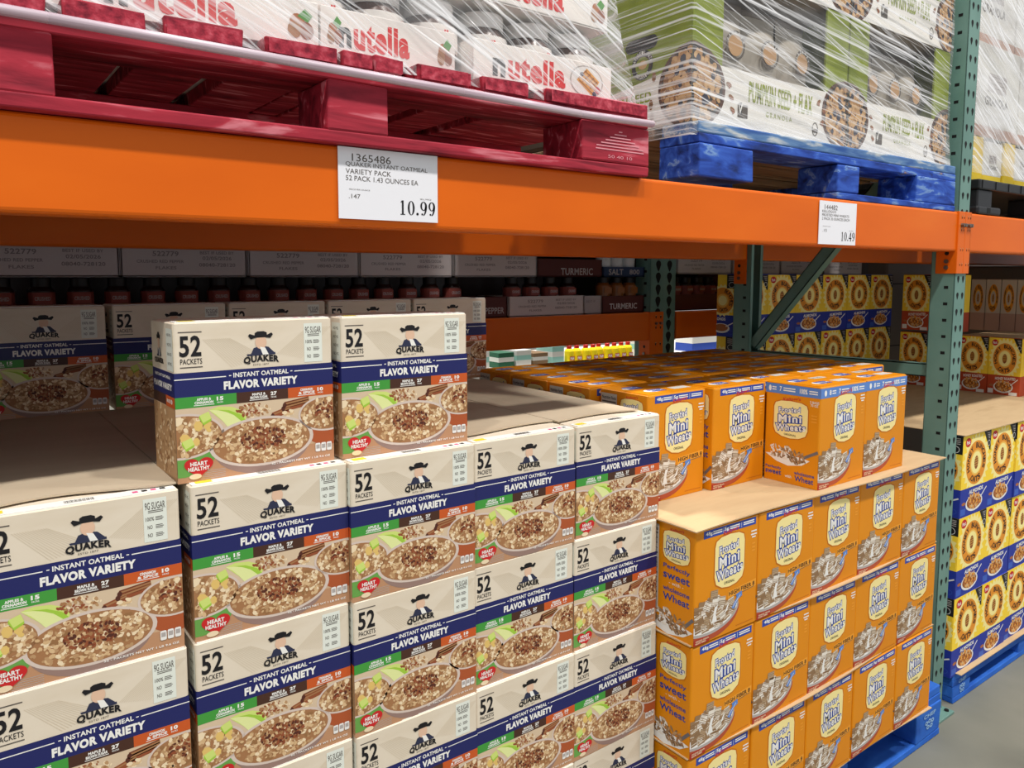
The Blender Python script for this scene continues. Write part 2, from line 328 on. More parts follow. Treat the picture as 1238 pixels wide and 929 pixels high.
def oat_front(a, seed):
    # photograph panel
    a.rect(0, .525, 1, .70, 'oat_photo', 0); a.rect(0, .70, 1, .86, 'oat_photo_mid', 0); a.rect(0, .86, 1, 1, 'oat_photo_low', 0)
    # pale grain of the upper panel
    for i in range(14): a.line(.17+.012*i, .10, .34+.016*i, .29-.004*i, .0005, 'oat_grain', .2)
    for i in range(14): a.line(.99-.012*i, .05, .78-.012*i, .26-.003*i, .0005, 'oat_grain', .2)
    # count
    a.line(.03, .052, .165, .052, .0013, 'ink_soft', 1); a.text('52', .097, .14, .125, .132, 'ink', 2, .025); a.text('PACKETS', .1, .235, .125, .034, 'ink', 2, .005); a.line(.035, .272, .165, .272, .0013, 'ink_soft', 1)
    emblem(a, .52, .062, 1.0)
    a.text('QUAKER', .523, .246, .225, .052, 'ink', 3, .05, bend=.012); a.text('ESTD 1877', .52, .283, .1, .012, 'ink_soft', 2)
    # sugar panel
    a.rect(.805, .025, .93, .29, 'panel', 1); a.text('9G SUGAR', .868, .07, .108, .045, 'ink_soft', 2, .01)
    for y, t in ((.15, '100%'), (.2, 'NO'), (.25, 'NO')):
        a.text(t, .838, y, .045 if t != 'NO' else .026, .024, 'ink_soft', 2, .01)
        for k in (-1, 0, 1): a.line(.868, y+.009*k, .905+.006*((k+3) % 2), y+.009*k, .0008, 'ink_soft', 2)
    for y in (.1, .11): a.line(.83, y, .91, y, .0009, 'ink_soft', 2)
    # navy band
    a.rect(0, .305, 1, .457, 'navy', 1); a.line(.0, .345, .3, .345, .0012, 'white', 2); a.line(.735, .345, 1, .345, .0012, 'white', 2)
    a.text('-', .325, .342, .014, .006, 'white', 2); a.text('-', .715, .342, .014, .006, 'white', 2)
    a.text('INSTANT OATMEAL', .52, .341, .35, .031, 'white', 2, .028); a.text('FLAVOR VARIETY', .52, .404, .47, .055, 'white', 2, .055)
    # flavours
    a.rect(0, .457, .36, .527, 'leaf_green', 1); a.rect(.36, .457, .69, .527, 'choc', 1); a.rect(.69, .457, 1, .527, 'rust', 1)
    for x, t1, t2, n in ((.165, 'APPLES &', 'CINNAMON', '15'), (.50, 'MAPLE &', 'BROWN SUGAR', '27'), (.815, 'CINNAMON', '& SPICE', '10')):
        a.text(t1, x, .478, .085, .018, 'white', 2, .05); a.text(t2, x, .499, .11, .018, 'white', 2, .05); a.line(x-.06, .515, x+.06, .515, .0008, 'white', 2)
        a.text(n, x+.095, .483, .04, .026, 'white', 2, .05); a.text('PACKS', x+.095, .507, .035, .01, 'white', 2, .02)
    # loose oats, cinnamon sticks, apple
    a.scatter(.46, .585, .11, .045, 70, .012, ['oats4', 'oats2', 'cin1', 'oats3'], .6, seed+7); a.scatter(.68, .63, .06, .02, 14, .014, ['oats3', 'oats1'], .6, seed+8)
    for x0, y0, x1, y1, m in ((.585, .635, .70, .60, 'cin1'), (.655, .595, .83, .565, 'cin1'), (.665, .572, .83, .548, 'cin0')):
        a.line(x0, y0, x1, y1, .0085, m, 1); a.line(x0, y0-.008, x1, y1-.008, .002, 'oats4', 1.2); a.ell(x0, y0, .013, .017, 'cin2', 1.3, 12)
    ap = [(.19, .55), (.25, .535), (.33, .545), (.39, .575), (.418, .615), (.41, .655), (.37, .68), (.31, .685)]
    a.poly(ap+[(.27, .63)], 'apple1', .8); a.poly([(.19, .55), (.25, .56), (.32, .585), (.37, .62), (.385, .65), (.37, .68), (.31, .685), (.275, .635), (.235, .585)], 'apple_flesh', 1); a.poly([(.24, .555), (.31, .565), (.38, .60), (.412, .64), (.41, .655), (.385, .67), (.385, .645), (.34, .60), (.29, .572)], 'apple0', 1.2)
    # bowls
    oat_bowl(a, .955, .655, .2, .125, 'bowl_rust', seed+2, 46)
    oat_bowl(a, .035, .705, .245, .145, 'bowl_green', seed+3, 0)
    a.scatter(.06, .70, .17, .1, 12, .028, ['apple2', 'oats3'], 3.3, seed+5, .8)
    for x, y in ((.17, .6), (.065, .755)):
        a.poly([(x-.035, y-.02), (x+.02, y-.04), (x+.035, y+.005), (x-.015, y+.03)], 'apple1', 4.4); a.poly([(x-.035, y-.02), (x-.015, y+.03), (x-.012, y+.045), (x-.038, y-.002)], 'apple0', 4.5); a.poly([(x-.015, y+.03), (x+.035, y+.005), (x+.034, y+.02), (x-.012, y+.045)], 'apple0', 4.5)
    oat_bowl(a, .52, .795, .335, .165, 'bowl_body', seed+4, 150)
    # heart
    h = []
    for i in range(36):
        t = 2*math.pi*i/36; h.append((.122+.0053*16*math.sin(t)**3, .905-.0046*(13*math.cos(t)-5*math.cos(2*t)-2*math.cos(3*t)-math.cos(4*t))))
    a.poly(h, 'heart', 5); a.text('HEART', .122, .885, .1, .026, 'white', 6, .04); a.text('HEALTHY', .122, .917, .125, .026, 'white', 6, .04)
    a.ell(.1, .965, .036, .018, 'oats3', 6.4, 16)
    for i in range(5): a.line(.17-.01*i, .94+.012*i, .28, .94+.012*i, .0006, 'milk_grey', 1)
    # small tokens and net weight
    for x in (.885, .925, .965): a.rrect(x-.017, .86, x+.017, .92, .008, 'milk', 5); a.rect(x-.012, .872, x+.012, .9, 'milk_grey', 5.4)
    a.text('52 - PACKETS NET WT 1 LB 9.6 OZ', .77, .957, .4, .014, 'white', 5, .02)
def make_oat_box():
    mb = MB(); w, d, h = QW, QD, QH; f = lambda y: (1-y)*h
    mb.carton(w, d, h, .004, [(0, f(.525), 'oat_photo_mid'), (f(.525), f(.457), 'choc'), (f(.457), f(.305), 'navy'), (f(.305), h, 'oat_beige')], 'oat_beige', 'kraft')
    oat_front(Art(mb, (-w/2, -d/2, 0), (1, 0, 0), (0, 0, 1), w, h), 11)
    for sx in (-1, 1):      # the narrow ends repeat the bands
        a = Art(mb, (-w/2, d/2, 0), (0, -1, 0), (0, 0, 1), d, h) if sx < 0 else Art(mb, (w/2, -d/2, 0), (0, 1, 0), (0, 0, 1), d, h)
        a.rect(.72, .03, .99, .295, 'panel', 1)
        for k in range(4): a.text('NO 9G', .85, .07+.06*k, .16, .02, 'ink_soft', 2)
        emblem(a, .38, .06, 1.0); a.text('QUAKER', .38, .25, .4, .04, 'ink', 3, .05)
        a.text('INSTANT OATMEAL', .5, .34, .7, .02, 'white', 1, .03); a.text('FLAVOR VARIETY', .5, .4, .8, .04, 'white', 1, .05)
        a.rect(.62, .457, 1, .527, 'rust', 1); a.text('10', .85, .49, .1, .03, 'white', 2, .04); a.text('SPICE', .72, .49, .12, .02, 'white', 2, .03)
        a.rect(.04, .53, .985, .98, 'oats2', 0); a.scatter(.5, .75, .46, .22, 170, .035, OATS, .6, 31, .6)
    body = mb.build('printed_carton')
    root = thing('oatmeal_carton', 'x', 'carton'); body.parent = root
    # tuck flap along the top front edge
    fb = MB(); z = h+.0013
    fb.box(-w/2+.003, w/2-.003, -d/2+.002, -d/2+.022, z, z+.0012, 'white')
    a = Art(fb, (-w/2+.003, -d/2+.002, z+.0012), (1, 0, 0), (0, 1, 0), w-.006, .02, .0001)
    for i in range(22): a.rect(.42+.007*i, .2, .42+.007*i+.0025+.003*((i*7) % 3)/3, .72, 'ink_soft', 1)
    for i, m in enumerate(('pink', 'ink', 'pink', 'ink')): a.rect(.77+.05*i, .35, .80+.05*i, .7, m, 1)
    a.rect(.03, .15, .13, .8, 'yellow_mark', 1)
    fl = fb.build('tuck_flap', root); fl['label'] = 'white tuck flap printed with a barcode'
    # flavour strip printed just behind the flap
    tb = MB(); a = Art(tb, (-w/2+.003, -d/2+.0225, z-.0004), (1, 0, 0), (0, 1, 0), w-.006, .012)
    a.rect(.02, 0, .36, 1, 'leaf_green', 0); a.rect(.36, 0, .69, 1, 'choc', 0); a.rect(.69, 0, .98, 1, 'rust', 0)
    for x in (.2, .52, .82): a.text('OATMEAL', x, .5, .18, .5, 'white', 1, .03)
    tb.build('flavor_strip', root)
    return root

MW, MD, MH = .184, .137, .2145
def wheat_label(a, cx, cy, w, h, l=2):
    """the cream shield with the three-word title"""
    p = [(-.5, -.32), (-.46, -.44), (-.3, -.5), (0, -.52), (.3, -.5), (.46, -.44), (.5, -.32), (.5, .25), (.44, .4), (.25, .49), (0, .52), (-.25, .49), (-.44, .4), (-.5, .25)]
    a.poly([(cx+x*w*1.06, cy+y*h*1.04) for x, y in p], 'amber_dark', l-.3); a.poly([(cx+x*w, cy+y*h) for x, y in p], 'cream', l)
    for t, dx, dy, ww, hh in (('Frosted', -.04, -.27, .66, .17), ('Mini', -.02, -.03, .72, .25), ('Wheats', 0, .21, .92, .22)):
        for b, m, k in ((.11, 'word_blue', 1), (.024, 'milk', 2)):
            a.text(t, cx+dx*w, cy+dy*h, ww*w, hh*h, m, l+k, b, -.09, skew=.06, ref=.08)
    a.text('ORIGINAL', cx, cy+.42*h, .36*w, .055*h, 'ink', l+1, .02)
    a.text("Kellogg's", cx+.02*w, cy-.57*h, .52*w, .12*h, 'script_red', l+1, .02, -.1, skew=.3)
def wheat_piece(a, x, y, s, seed, l):
    r = random.Random(seed); rot = r.uniform(-.6, .6); c, q = math.cos(rot), math.sin(rot); k = a.w/a.h
    sq = [(x+(c*u-q*v)*s, y+(q*u+c*v)*s*k) for u, v in ((-1, -.85), (1, -.85), (1, .85), (-1, .85))]
    a.poly(sq, r.choice(['wheat1', 'wheat0', 'wheat4', 'wheat4', 'wheat0', 'wheat3']), l)
    for i in range(5):
        t = -0.7+.35*i
        p = [(x+(c*u-q*v)*s, y+(q*u+c*v)*s*k) for u, v in ((-.95, t), (.95, t))]
        a.line(*p[0], *p[1], .0011, r.choice(['wheat2', 'wheat3', 'wheat0']), l+.3)
def wheat_front(a, kind):
    a.rect(.02, .0, .98, .015, 'amber_light', 0)
    if kind == 'a':
        a.rect(.12, .008, .95, .076, 'ribbon', 1)
        for x, t, w in ((.2, '48g', .1), (.47, '5g', .07)): a.text(t, x, .042, w, .04, 'white', 2, .03)
        for x0, x1 in ((.26, .4), (.52, .68), (.74, .92)):
            for y in (.032, .05): a.line(x0, y, x1, y, .0022, 'white', 2)
        for x in (.42, .71): a.line(x, .02, x, .066, .0008, 'white', 2)
    else:
        a.rect(.0, .008, 1, .105, 'ribbon_light', 1); a.ell(.1, .058, .025, .03, 'white', 2, 14)
        for x, t, w in ((.2, '8', .04), (.4, '7', .04), (.74, '100%', .14)): a.text(t, x, .056, w, .05, 'white', 2, .03)
        for x0, x1 in ((.24, .32), (.44, .6), (.83, .95)):
            for y in (.045, .068): a.line(x0, y, x1, y, .0024, 'white', 2)
    wheat_label(a, .535, .335, .47, .46)
    for y, w in ((.135, .09), (.165, .1), (.19, .06), (.25, .05), (.285, .05), (.315, .05)): a.line(.92-w/2, y, .92+w/2, y, .0028, 'amber_light' if y > .2 else 'milk', 2)
    if kind == 'a':
        a.poly([(.52, .62), (.98, .59), (.98, .66), (.52, .69)], 'amber_light', 1); a.text('HIGH FIBER 8', .745, .636, .42, .04, 'ink', 2, .02, -.05); a.line(.55, .685, .95, .655, .0012, 'ink_soft', 2)
    # bowl of biscuits
    p = [(.25+.46*math.cos(math.radians(t)), .765+.225*math.sin(math.radians(t))) for t in range(0, 181, 10)]
    a.poly(p, 'bowl_red', 2); p = [(.22+.475*math.cos(math.radians(t)), .76+.185*math.sin(math.radians(t))) for t in range(-8, 181, 9)]; a.poly(p, 'milk_grey', 2.3)
    p = [(.22+.45*math.cos(math.radians(t)), .755+.165*math.sin(math.radians(t))) for t in range(0, 181, 10)]; a.poly(p, 'milk', 2.6); a.poly([(-.1, .80), (.0, .70), (.2, .655), (.42, .665), (.6, .72), (.66, .77), (.5, .87), (.2, .9)], 'wheat0', 2.7)
    r = random.Random(5)
    for i in range(60):
        t = r.uniform(0, 6.28); q = math.sqrt(r.random()); x, y = .25+.37*q*math.cos(t), .765+.115*q*math.sin(t)
        wheat_piece(a, x, y, .046, i, 3+.03*i)
    for x, y in ((.3, .6), (.33, .66), (.2, .68), (.42, .68)): wheat_piece(a, x, y, .056, int(x*100), 5)
    a.poly([(.27, .85), (.31, .72), (.36, .70), (.33, .78), (.35, .85)], 'milk', 5.2); a.poly([(.46, .81), (.51, .74), (.54, .73), (.5, .79)], 'milk', 5.2)
    a.poly([(.58, .78), (.66, .7), (.65, .67), (.74, .655), (.75, .70), (.69, .72), (.62, .80)], 'ribbon_light', 5.4); a.line(.6, .775, .72, .685, .0012, 'milk', 5.6)
    a.rect(.0, .945, .24, 1, 'bowl_red_dark', 3); a.text('WHOLE GRAIN', .13, .963, .2, .016, 'oats3', 4, .02); a.text('NON GMO', .11, .982, .16, .016, 'oats3', 4, .02)
    a.line(.66, .965, .95, .965, .0016, 'amber_dark', 1)
def heap(a, cx, cy, rx, ry, seed, l):
    a.poly([(cx-rx*1.2, cy+ry*.1), (cx-rx*.6, cy+ry*.75), (cx, cy+ry), (cx+rx*.7, cy+ry*.7), (cx+rx*1.1, cy+ry*.1), (cx, cy-ry*.2)], 'milk', l)
    a.line(cx+rx*.7, cy, min(.99, cx+rx*1.9), cy-ry*.9, .006, 'spoon', l+.2)
    a.scatter(cx-rx*.4, cy-ry*.3, rx*.6, ry*.8, 60, .03*rx/.3, ['wheat1', 'wheat3', 'milk', 'wheat0'], l+.4, seed, .4); a.scatter(cx+rx*.4, cy-.0, rx*.5, ry*.55, 50, .03*rx/.3, ['wheat0', 'wheat2', 'oats4', 'oats2'], l+1.4, seed+1, .4)
def make_wheat_box(kind):
    mb = MB(); w, d, h = MW, MD, MH
    mb.carton(w, d, h, .0035, [(0, h, 'amber')], 'amber', 'kraft')
    wheat_front(Art(mb, (-w/2, -d/2, 0), (1, 0, 0), (0, 0, 1), w, h), kind)
    a = Art(mb, (-w/2, d/2, 0), (0, -1, 0), (0, 0, 1), d, h)
    if kind == 'a':      # left end: facts strip, then the slogan
        a.rect(.03, .03, .37, .8, 'fact_panel', 1); a.text('Nutrition Facts', .2, .07, .3, .03, 'ink', 2, .02)
        for i in range(14): a.line(.05, .11+.045*i, .35, .11+.045*i, .001 if i % 4 else .003, 'ink_soft', 2)
        for i in range(12): a.line(.05, .133+.045*i, .22+.03*(i % 3), .133+.045*i, .0016, 'ink_soft', 2)
        a.rect(.05, .85, .34, .97, 'fact_panel', 1)
        for i in range(12): a.rect(.06+.022*i, .86, .06+.022*i+.011, .95, 'ink', 2)
        wheat_label(a, .68, .19, .46, .27)
        for t, y, ww, hh in (('Perfectly', .38, .46, .05), ('sweet', .455, .46, .06), ('wholesome', .575, .46, .045), ('Wheat', .65, .46, .065)): a.text(t, .69, y, ww, hh, 'word_blue', 2, .02)
        a.text('- with -', .69, .515, .25, .03, 'milk', 2); heap(a, .55, .87, .4, .12, 3, 2)
    else:
        a.rect(0, .008, 1, .105, 'ribbon_light', 1); a.ell(.08, .058, .025, .03, 'white', 2, 14)
        for x, t, w2 in ((.28, '7', .04), (.7, '100%', .14)): a.text(t, x, .056, w2, .05, 'white', 2, .03)
        for x0, x1 in ((.12, .2), (.33, .55), (.8, .95)):
            for y in (.045, .068): a.line(x0, y, x1, y, .0024, 'white', 2)
        wheat_label(a, .48, .355, .62, .36); heap(a, .46, .72, .36, .1, 3, 2)
        a.text('2 BAGS', .9, .15, .16, .025, 'milk', 2, .02); a.text('70 OZ', .9, .18, .13, .025, 'milk', 2, .02)
        for y in (.28, .31, .34): a.line(.85, y, .95, y, .0025, 'amber_light', 2)
        for t, x, y, ww, hh in (('Perfectly', .19, .865, .3, .035), ('sweet', .19, .91, .3, .045), ('with', .47, .925, .12, .03), ('wholesome', .76, .875, .36, .035), ('Wheat', .76, .93, .34, .055)): a.text(t, x, y, ww, hh, 'word_blue' if t != 'with' else 'milk', 2, .02)
    a = Art(mb, (w/2, -d/2, 0), (0, 1, 0), (0, 0, 1), d, h); wheat_label(a, .4, .25, .5, .3)
    a = Art(mb, (-w/2, -d/2, h+.0013), (1, 0, 0), (0, 1, 0), w, d, cl=True)
    a.rect(.02, .5, .98, .515, 'amber_dark', .2); a.rrect(.18, .2, .42, .42, .02, 'ribbon', 1); a.ell(.22, .34, .1, .09, 'white', .7, 20); a.text('Mini Wheats', .3, .3, .2, .08, 'white', 2, .02)
    a.rect(.62, .22, .9, .36, 'fact_panel', .5); a.rect(.6, .65, .8, .85, 'ribbon', .6); a.rect(.2, .66, .4, .82, 'fact_panel', .5); a.text('BEST BEFORE', .76, .29, .2, .05, 'ink_soft', 1)
    root = thing('wheat_cereal_box', 'x', 'cereal box'); b = mb.build('printed_carton', root)
    fb = MB(); fb.box(-w/2+.004, w/2-.004, -d/2+.003, -.001, h+.0013, h+.0024, 'amber'); a = Art(fb, (-w/2, -d/2, h+.0024), (1, 0, 0), (0, 1, 0), w, d)
    a.rect(.62, .62, .92, .8, 'fact_panel', .5); a.ell(.3, .72, .12, .1, 'white', .7, 20); a.rrect(.26, .62, .5, .8, .02, 'ribbon', 1); a.text('Mini Wheats', .38, .71, .2, .07, 'white', 2, .02)
    fb.build('top_flap', root)
    return root

HW, HD, HH = .177, .085, .234
def sun_face(a, low, low_word, pale=False):
    y1 = .655
    if pale:
        a.rect(0, 0, 1, y1, 'pale_card', 0); a.rect(0, y1, 1, 1, 'pale_card2', 0)
    else:
        a.rect(0, 0, 1, y1, 'sun_yellow', 0); a.rect(0, y1, 1, 1, low, 0)
    k = a.w/a.h; cx, cy, r = .5, .36, .36
    if not pale:
        pts = []
        for i in range(48):
            q = (r+.13) if i % 2 else (r+.05); t = 2*math.pi*i/48; pts.append((cx+q*math.cos(t), min(y1, cy+q*k*math.sin(t))))
        a.poly(pts, 'sun_pale', .5)
    a.ell(cx, cy, r, r*k, 'sun_ring', 1, 40); a.ell(cx, cy, r*.58, r*.58*k, 'sun_ring_in', 1.5, 30); a.ell(cx, cy, r*.5, r*.5*k, 'sun_pale' if not pale else 'pale_card', 2, 30)
    a.ell(cx, cy, .07, .11*k, 'honey', 2.5, 18)
    for i in range(4): a.line(cx-.06, cy-.05+.03*i, cx+.06, cy-.06+.03*i, .0012, 'sun_ring_in', 3)
    a.arc('HONEY BUNCHES', cx, cy, r*.79, -118, 118, .088, 'ink', 3, .03, wf=.9); a.text('of', cx-.2, cy+.245*k*1.0, .06, .035, 'ink', 3); a.arc('OATS', cx, cy, r*.77, 215, 145, .10, 'ink', 3, .03, inside=True, wf=.9)
    if not pale:
        a.poly([(.74, 0), (1, 0), (1, .26), (.96, .24)], 'black_card', 3.5)
        for i in range(4): a.line(.85+.02*i, .03+.022*i, .97, .03+.022*i, .002, 'milk_grey', 4)
        a.ring(.93, .16, .05, .05*k, .008, 'milk', 4.2); a.ell(.18, .085, .095, .055, 'heart', 3.5, 24); a.text('Post', .18, .085, .12, .05, 'white', 4, .03, -.1)
        a.text(low_word, .55, y1+.055, .5 if len(low_word) < 9 else .62, .05, 'white', 2, .04, -.03)
        a.ell(.5, .86, .3, .105, 'milk', 1.5, 26); a.ell(.5, .85, .26, .088, 'honey', 2, 26); a.scatter(.5, .835, .25, .09, 60, .035, ['waffle', 'hazel', 'sun_ring', 'oats1'], 2.3, 4)
        a.line(.72, .82, .93, .71, .004, 'milk', 3); a.ell(.13, .84, .07, .02, 'hazel', 1.5, 14)
        a.rect(.03, .9, .2, .98, 'cobalt2' if low == 'cobalt' else 'milk', 1)
        if low == 'roast': a.rect(.68, .94, .93, .995, 'milk', 2.6)
def make_sun_box(low, word, pale=False):
    mb = MB(); w, d, h = HW, HD, HH; y1 = (1-.655)*h; up = 'pale_card' if pale else 'sun_yellow'; lo = 'pale_card2' if pale else low
    mb.carton(w, d, h, .003, [(0, y1, lo), (y1, h, up)], lo)
    sun_face(Art(mb, (-w/2, -d/2, 0), (1, 0, 0), (0, 0, 1), w, h), low, word, pale)
    a = Art(mb, (-w/2, d/2, 0), (0, -1, 0), (0, 0, 1), d, h)
    if not pale:
        a.rect(.5, 0, 1, .22, 'black_card', 1)
        for i in range(4): a.line(.58, .03+.022*i, .92, .03+.022*i, .0022, 'milk_grey', 2)
        a.ring(.75, .165, .15, .045, .016, 'milk', 2); k = a.w/a.h
        pts = [(.3+q*math.cos(2*math.pi*i/40), .42+q*k*math.sin(2*math.pi*i/40)) for i in range(40) for q in [.74 if i % 2 else .64]]
        a.poly(pts, 'sun_pale', .5); a.ell(.3, .42, .58, .58*k, 'sun_ring', .8, 40); a.ell(.3, .42, .3, .3*k, 'sun_ring_in', 1.2, 30); a.ell(.3, .42, .22, .22*k, 'sun_pale', 1.4, 30)
        a.arc('BUNCHES', .3, .42, .45, 15, 120, .17, 'ink', 2, .02, wf=.8); a.arc('OATS', .3, .42, .43, 200, 145, .16, 'ink', 2, .02, inside=True, wf=.8)
        a.text(word[-4:], .25, .72, .45, .05, 'white', 2, .04)
        a.ell(.25, .87, .45, .08, 'milk', 1, 24); a.ell(.25, .86, .36, .06, 'hazel', 1.4, 24); a.line(.5, .84, .95, .76, .004, 'milk', 1.6); a.ring(.75, .93, .16, .035, .012, 'cobalt2', 1)
    a = Art(mb, (-w/2, -d/2, h+.0013), (1, 0, 0), (0, 1, 0), w, d); a.rect(.2, .1, .8, .45, 'milk' if low == 'cobalt' else 'honey', 1); a.text('OATS', .5, .28, .3, .2, 'ink_soft', 2)
    root = thing('sun_ring_cereal_box', 'x', 'cereal box'); mb.build('printed_carton', root)
    fb = MB(); fb.box(-w/2+.004, w/2-.004, -d/2+.002, -.001, h+.0013, h+.0023, lo); fb.build('top_flap', root)
    return root

# ------------------------------------------------------------------ the place: floor and far wall
mb = MB(); mb.box(-8, 14, -4, 12, -.1, 0, 'concrete'); fl = mb.build('floor'); fl['kind'] = 'structure'; fl['label'] = 'grey sealed concrete warehouse floor'
mb = MB(); mb.box(-8, 14, 12, 12.1, 0, 9, 'far_white'); wb = mb.build('wall_back'); wb['kind'] = 'structure'; wb['label'] = 'pale back wall of the warehouse'

# ------------------------------------------------------------------ rack
def teardrop(a, x, y, s, m):
    p = [(x+s*math.cos(t), y-.35*s*a.w/a.h+s*a.w/a.h*math.sin(t)) for t in [math.radians(d) for d in range(160, 381, 20)]]
    p += [(x+.45*s, y+1.1*s*a.w/a.h), (x, y+1.75*s*a.w/a.h), (x-.45*s, y+1.1*s*a.w/a.h)]; a.poly(p, m, 0)
def post(mb, x0, x1, y0, y1, z0, z1, front_at_low_y):
    """open C-section post: web with paired teardrop slots, two flanges with square holes"""
    t = .0028; yf = (y0, y0+t) if front_at_low_y else (y1-t, y1)
    mb.box(x0, x1, yf[0], yf[1], z0, z1, 'rack_green', .001)
    mb.box(x0, x0+t, y0, y1, z0, z1, 'rack_green', .001); mb.box(x1-t, x1, y0, y1, z0, z1, 'rack_green', .001)
    for xa, xb in ((x0, x0+.014), (x1-.014, x1)):
        yl = (y1-t, y1) if front_at_low_y else (y0, y0+t); mb.box(xa, xb, yl[0], yl[1], z0, z1, 'rack_green', .0008)
    H = z1-z0; w = x1-x0
    a = Art(mb, (x0, y0, z0), (1, 0, 0), (0, 0, 1), w, H, .0003) if front_at_low_y else Art(mb, (x1, y1, z0), (-1, 0, 0), (0, 0, 1), w, H, .0003)
    n = int(H/.0442)
    for i in range(n):
        y = 1-(.03+i*.0442)/H
        teardrop(a, .3, y, .1, 'slot'); teardrop(a, .74, y, .1, 'slot')
    d = y1-y0
    for xs, U, ox in ((-1, (0, -1, 0), (x0, y1, z0)), (1, (0, 1, 0), (x1, y0, z0))):
        a = Art(mb, ox, U, (0, 0, 1), d, H, .0003)
        for i in range(n):
            y = 1-(.052+i*.0442)/H; u = .66 if xs < 0 else .34; s = .09; k = d/H
            a.poly([(u-s, y-s*k*.7), (u+s, y-s*k*.7), (u+s, y+s*k*.7), (u-s, y+s*k*.7)], 'slot', 0)
X0, X1 = 2.170, 2.2335
fr = thing('rack_upright_frame', 'green perforated steel upright frame between the two rack bays', 'rack upright', (X0, .955, 0))
def part(mb, name, root, smooth=False):
    o = mb.build(name, None, smooth); o.location = (0, 0, 0); o.parent = root; o.matrix_parent_inverse = Matrix.Translation(root.location).inverted(); return o
mb = MB(); post(mb, X0, X1, .955, 1.018, .006, Z(1.1), True); part(mb, 'post', fr)
mb = MB(); post(mb, X0, X1, 1.600, 1.668, .006, Z(1.1), False); part(mb, 'post', fr)
for ya, yb in ((.925, 1.035), (1.585, 1.70)):
    mb = MB(); mb.box(X0-.04, X1+.012, ya, yb, 0, .008, 'rack_green', .0015); mb.cyl((X0-.022, ya+.02, .008), (X0-.022, ya+.02, .016), .008, .008, 'steel', 6); mb.cyl((X1-.005, ya+.014, .008), (X1-.005, ya+.014, .012), .006, .006, 'slot', 10); part(mb, 'base_plate', fr)
def brace(mb, p0, p1, w, d):
    """C-section bar from p0 to p1 in the plane of the frame"""
    p0, p1 = Vector(p0), Vector(p1); t = (p1-p0).normalized(); n = Vector((1, 0, 0)); u = t.cross(n).normalized()
    for c0, c1, e0, e1 in ((-w/2, w/2, -d/2, -d/2+.003), (-w/2, -w/2+.003, -d/2, d/2), (w/2-.003, w/2, -d/2, d/2)):
        vs = [p+u*c+n*e for p in (p0, p1) for c, e in ((c0, e0), (c1, e0), (c1, e1), (c0, e1))]
        mb.add(vs, [(0, 1, 2, 3), (7, 6, 5, 4), (0, 4, 5, 1), (1, 5, 6, 2), (2, 6, 7, 3), (3, 7, 4, 0)], 'rack_green')
xm = (X0+X1)/2
for n_, a_, b_ in (('strut', (xm, 1.02, Z(-.263)), (xm, 1.60, Z(-.272))), ('diagonal_brace', (xm, 1.60, Z(-.235)), (xm, 1.02, Z(.45))), ('strut', (xm, 1.02, Z(-1.0)), (xm, 1.60, Z(-1.0))), ('strut', (xm, 1.02, Z(.5)), (xm, 1.60, Z(.5)))):
    mb = MB(); brace(mb, a_, b_, .036, .034); part(mb, n_, fr)
def beam(xa, xb, yf, z0, z1, label, ends=('r',), thick=.05, back=False):
    r = thing('rack_beam', label, 'rack beam', (xa, yf, z0)); r['kind'] = 'thing'; mb = MB(); h = z1-z0; st = h*.28
    # box section with a step along its inner top edge, rounded long edges
    prof = []
    def cr(cy, cz, a0, rr=.006):
        for k in range(4): t = math.radians(a0+30*k); prof.append((cy+rr*math.cos(t), cz+rr*math.sin(t)))
    s = -1 if back else 1; q = .006
    cr(q, z0+q, 180); cr(thick-q, z0+q, 270)
    prof.append((thick, z1-st)); prof.append((thick-.014, z1-st)); prof.append((thick-.014, z1)); cr(q, z1-q, 90)
    prof = [(yf+s*y, z) for y, z in prof]
    n = len(prof); vs = [(x, y, z) for x in (xa, xb) for y, z in prof]
    fs = [((i+1) % n, i, n+i, n+(i+1) % n) for i in range(n)]+[tuple(range(n)), tuple(range(2*n-1, n-1, -1))]
    if back: fs = [f[::-1] for f in fs]
    mb.add(vs, fs, 'rack_orange')
    part(mb, 'beam_rail', r); return r
def connector(root, xa, xb, yf, ys, z0, z1, side):
    """L-shaped end plate hooked on the post; side = x of the post's flank it wraps"""
    mb = MB(); mb.box(xa, xb, yf-.004, yf-.001, z0, z1, 'rack_orange', .001)
    xs = (side-.004, side-.001) if side <= (xa+xb)/2 else (side+.001, side+.004)
    mb.box(xs[0], xs[1], yf-.004, yf+ys, z0, z1, 'rack_orange', .001)
    a = Art(mb, (xa, yf-.004, z0), (1, 0, 0), (0, 0, 1), xb-xa, z1-z0, .0004)
    for y in (.1, .3, .62, .86):
        for x in (.42, .78): teardrop(a, x, y, .055, 'slot'); a.rect(x-.05, y-.035, x+.05, y-.02, 'scuff', .5)
    o = part(mb, 'connector_plate', root)
    bb = MB()
    for y in (.22,): 
        for x in (.4, .75): bb.cyl((xa+(xb-xa)*x, yf-.004, z1-(z1-z0)*y), (xa+(xb-xa)*x, yf-.012, z1-(z1-z0)*y), .0055, .005, 'steel', 6)
    for k, m in ((.67, 'slot'), (.8, 'steel'), (.9, 'steel')):
        x = xs[0] if side <= (xa+xb)/2 else xs[1]; sg = -1 if side <= (xa+xb)/2 else 1
        bb.cyl((x, yf+ys*.45, z1-(z1-z0)*k), (x+sg*(.004 if m == 'steel' else .0006), yf+ys*.45, z1-(z1-z0)*k), .006, .0055, m, 8)
    b = bb.build('bolts', None); b.parent = o
b1 = beam(-.6, X0-.004, .955, Z(.0623), Z(.1666), 'orange steel shelf beam across the front carrying both price signs')
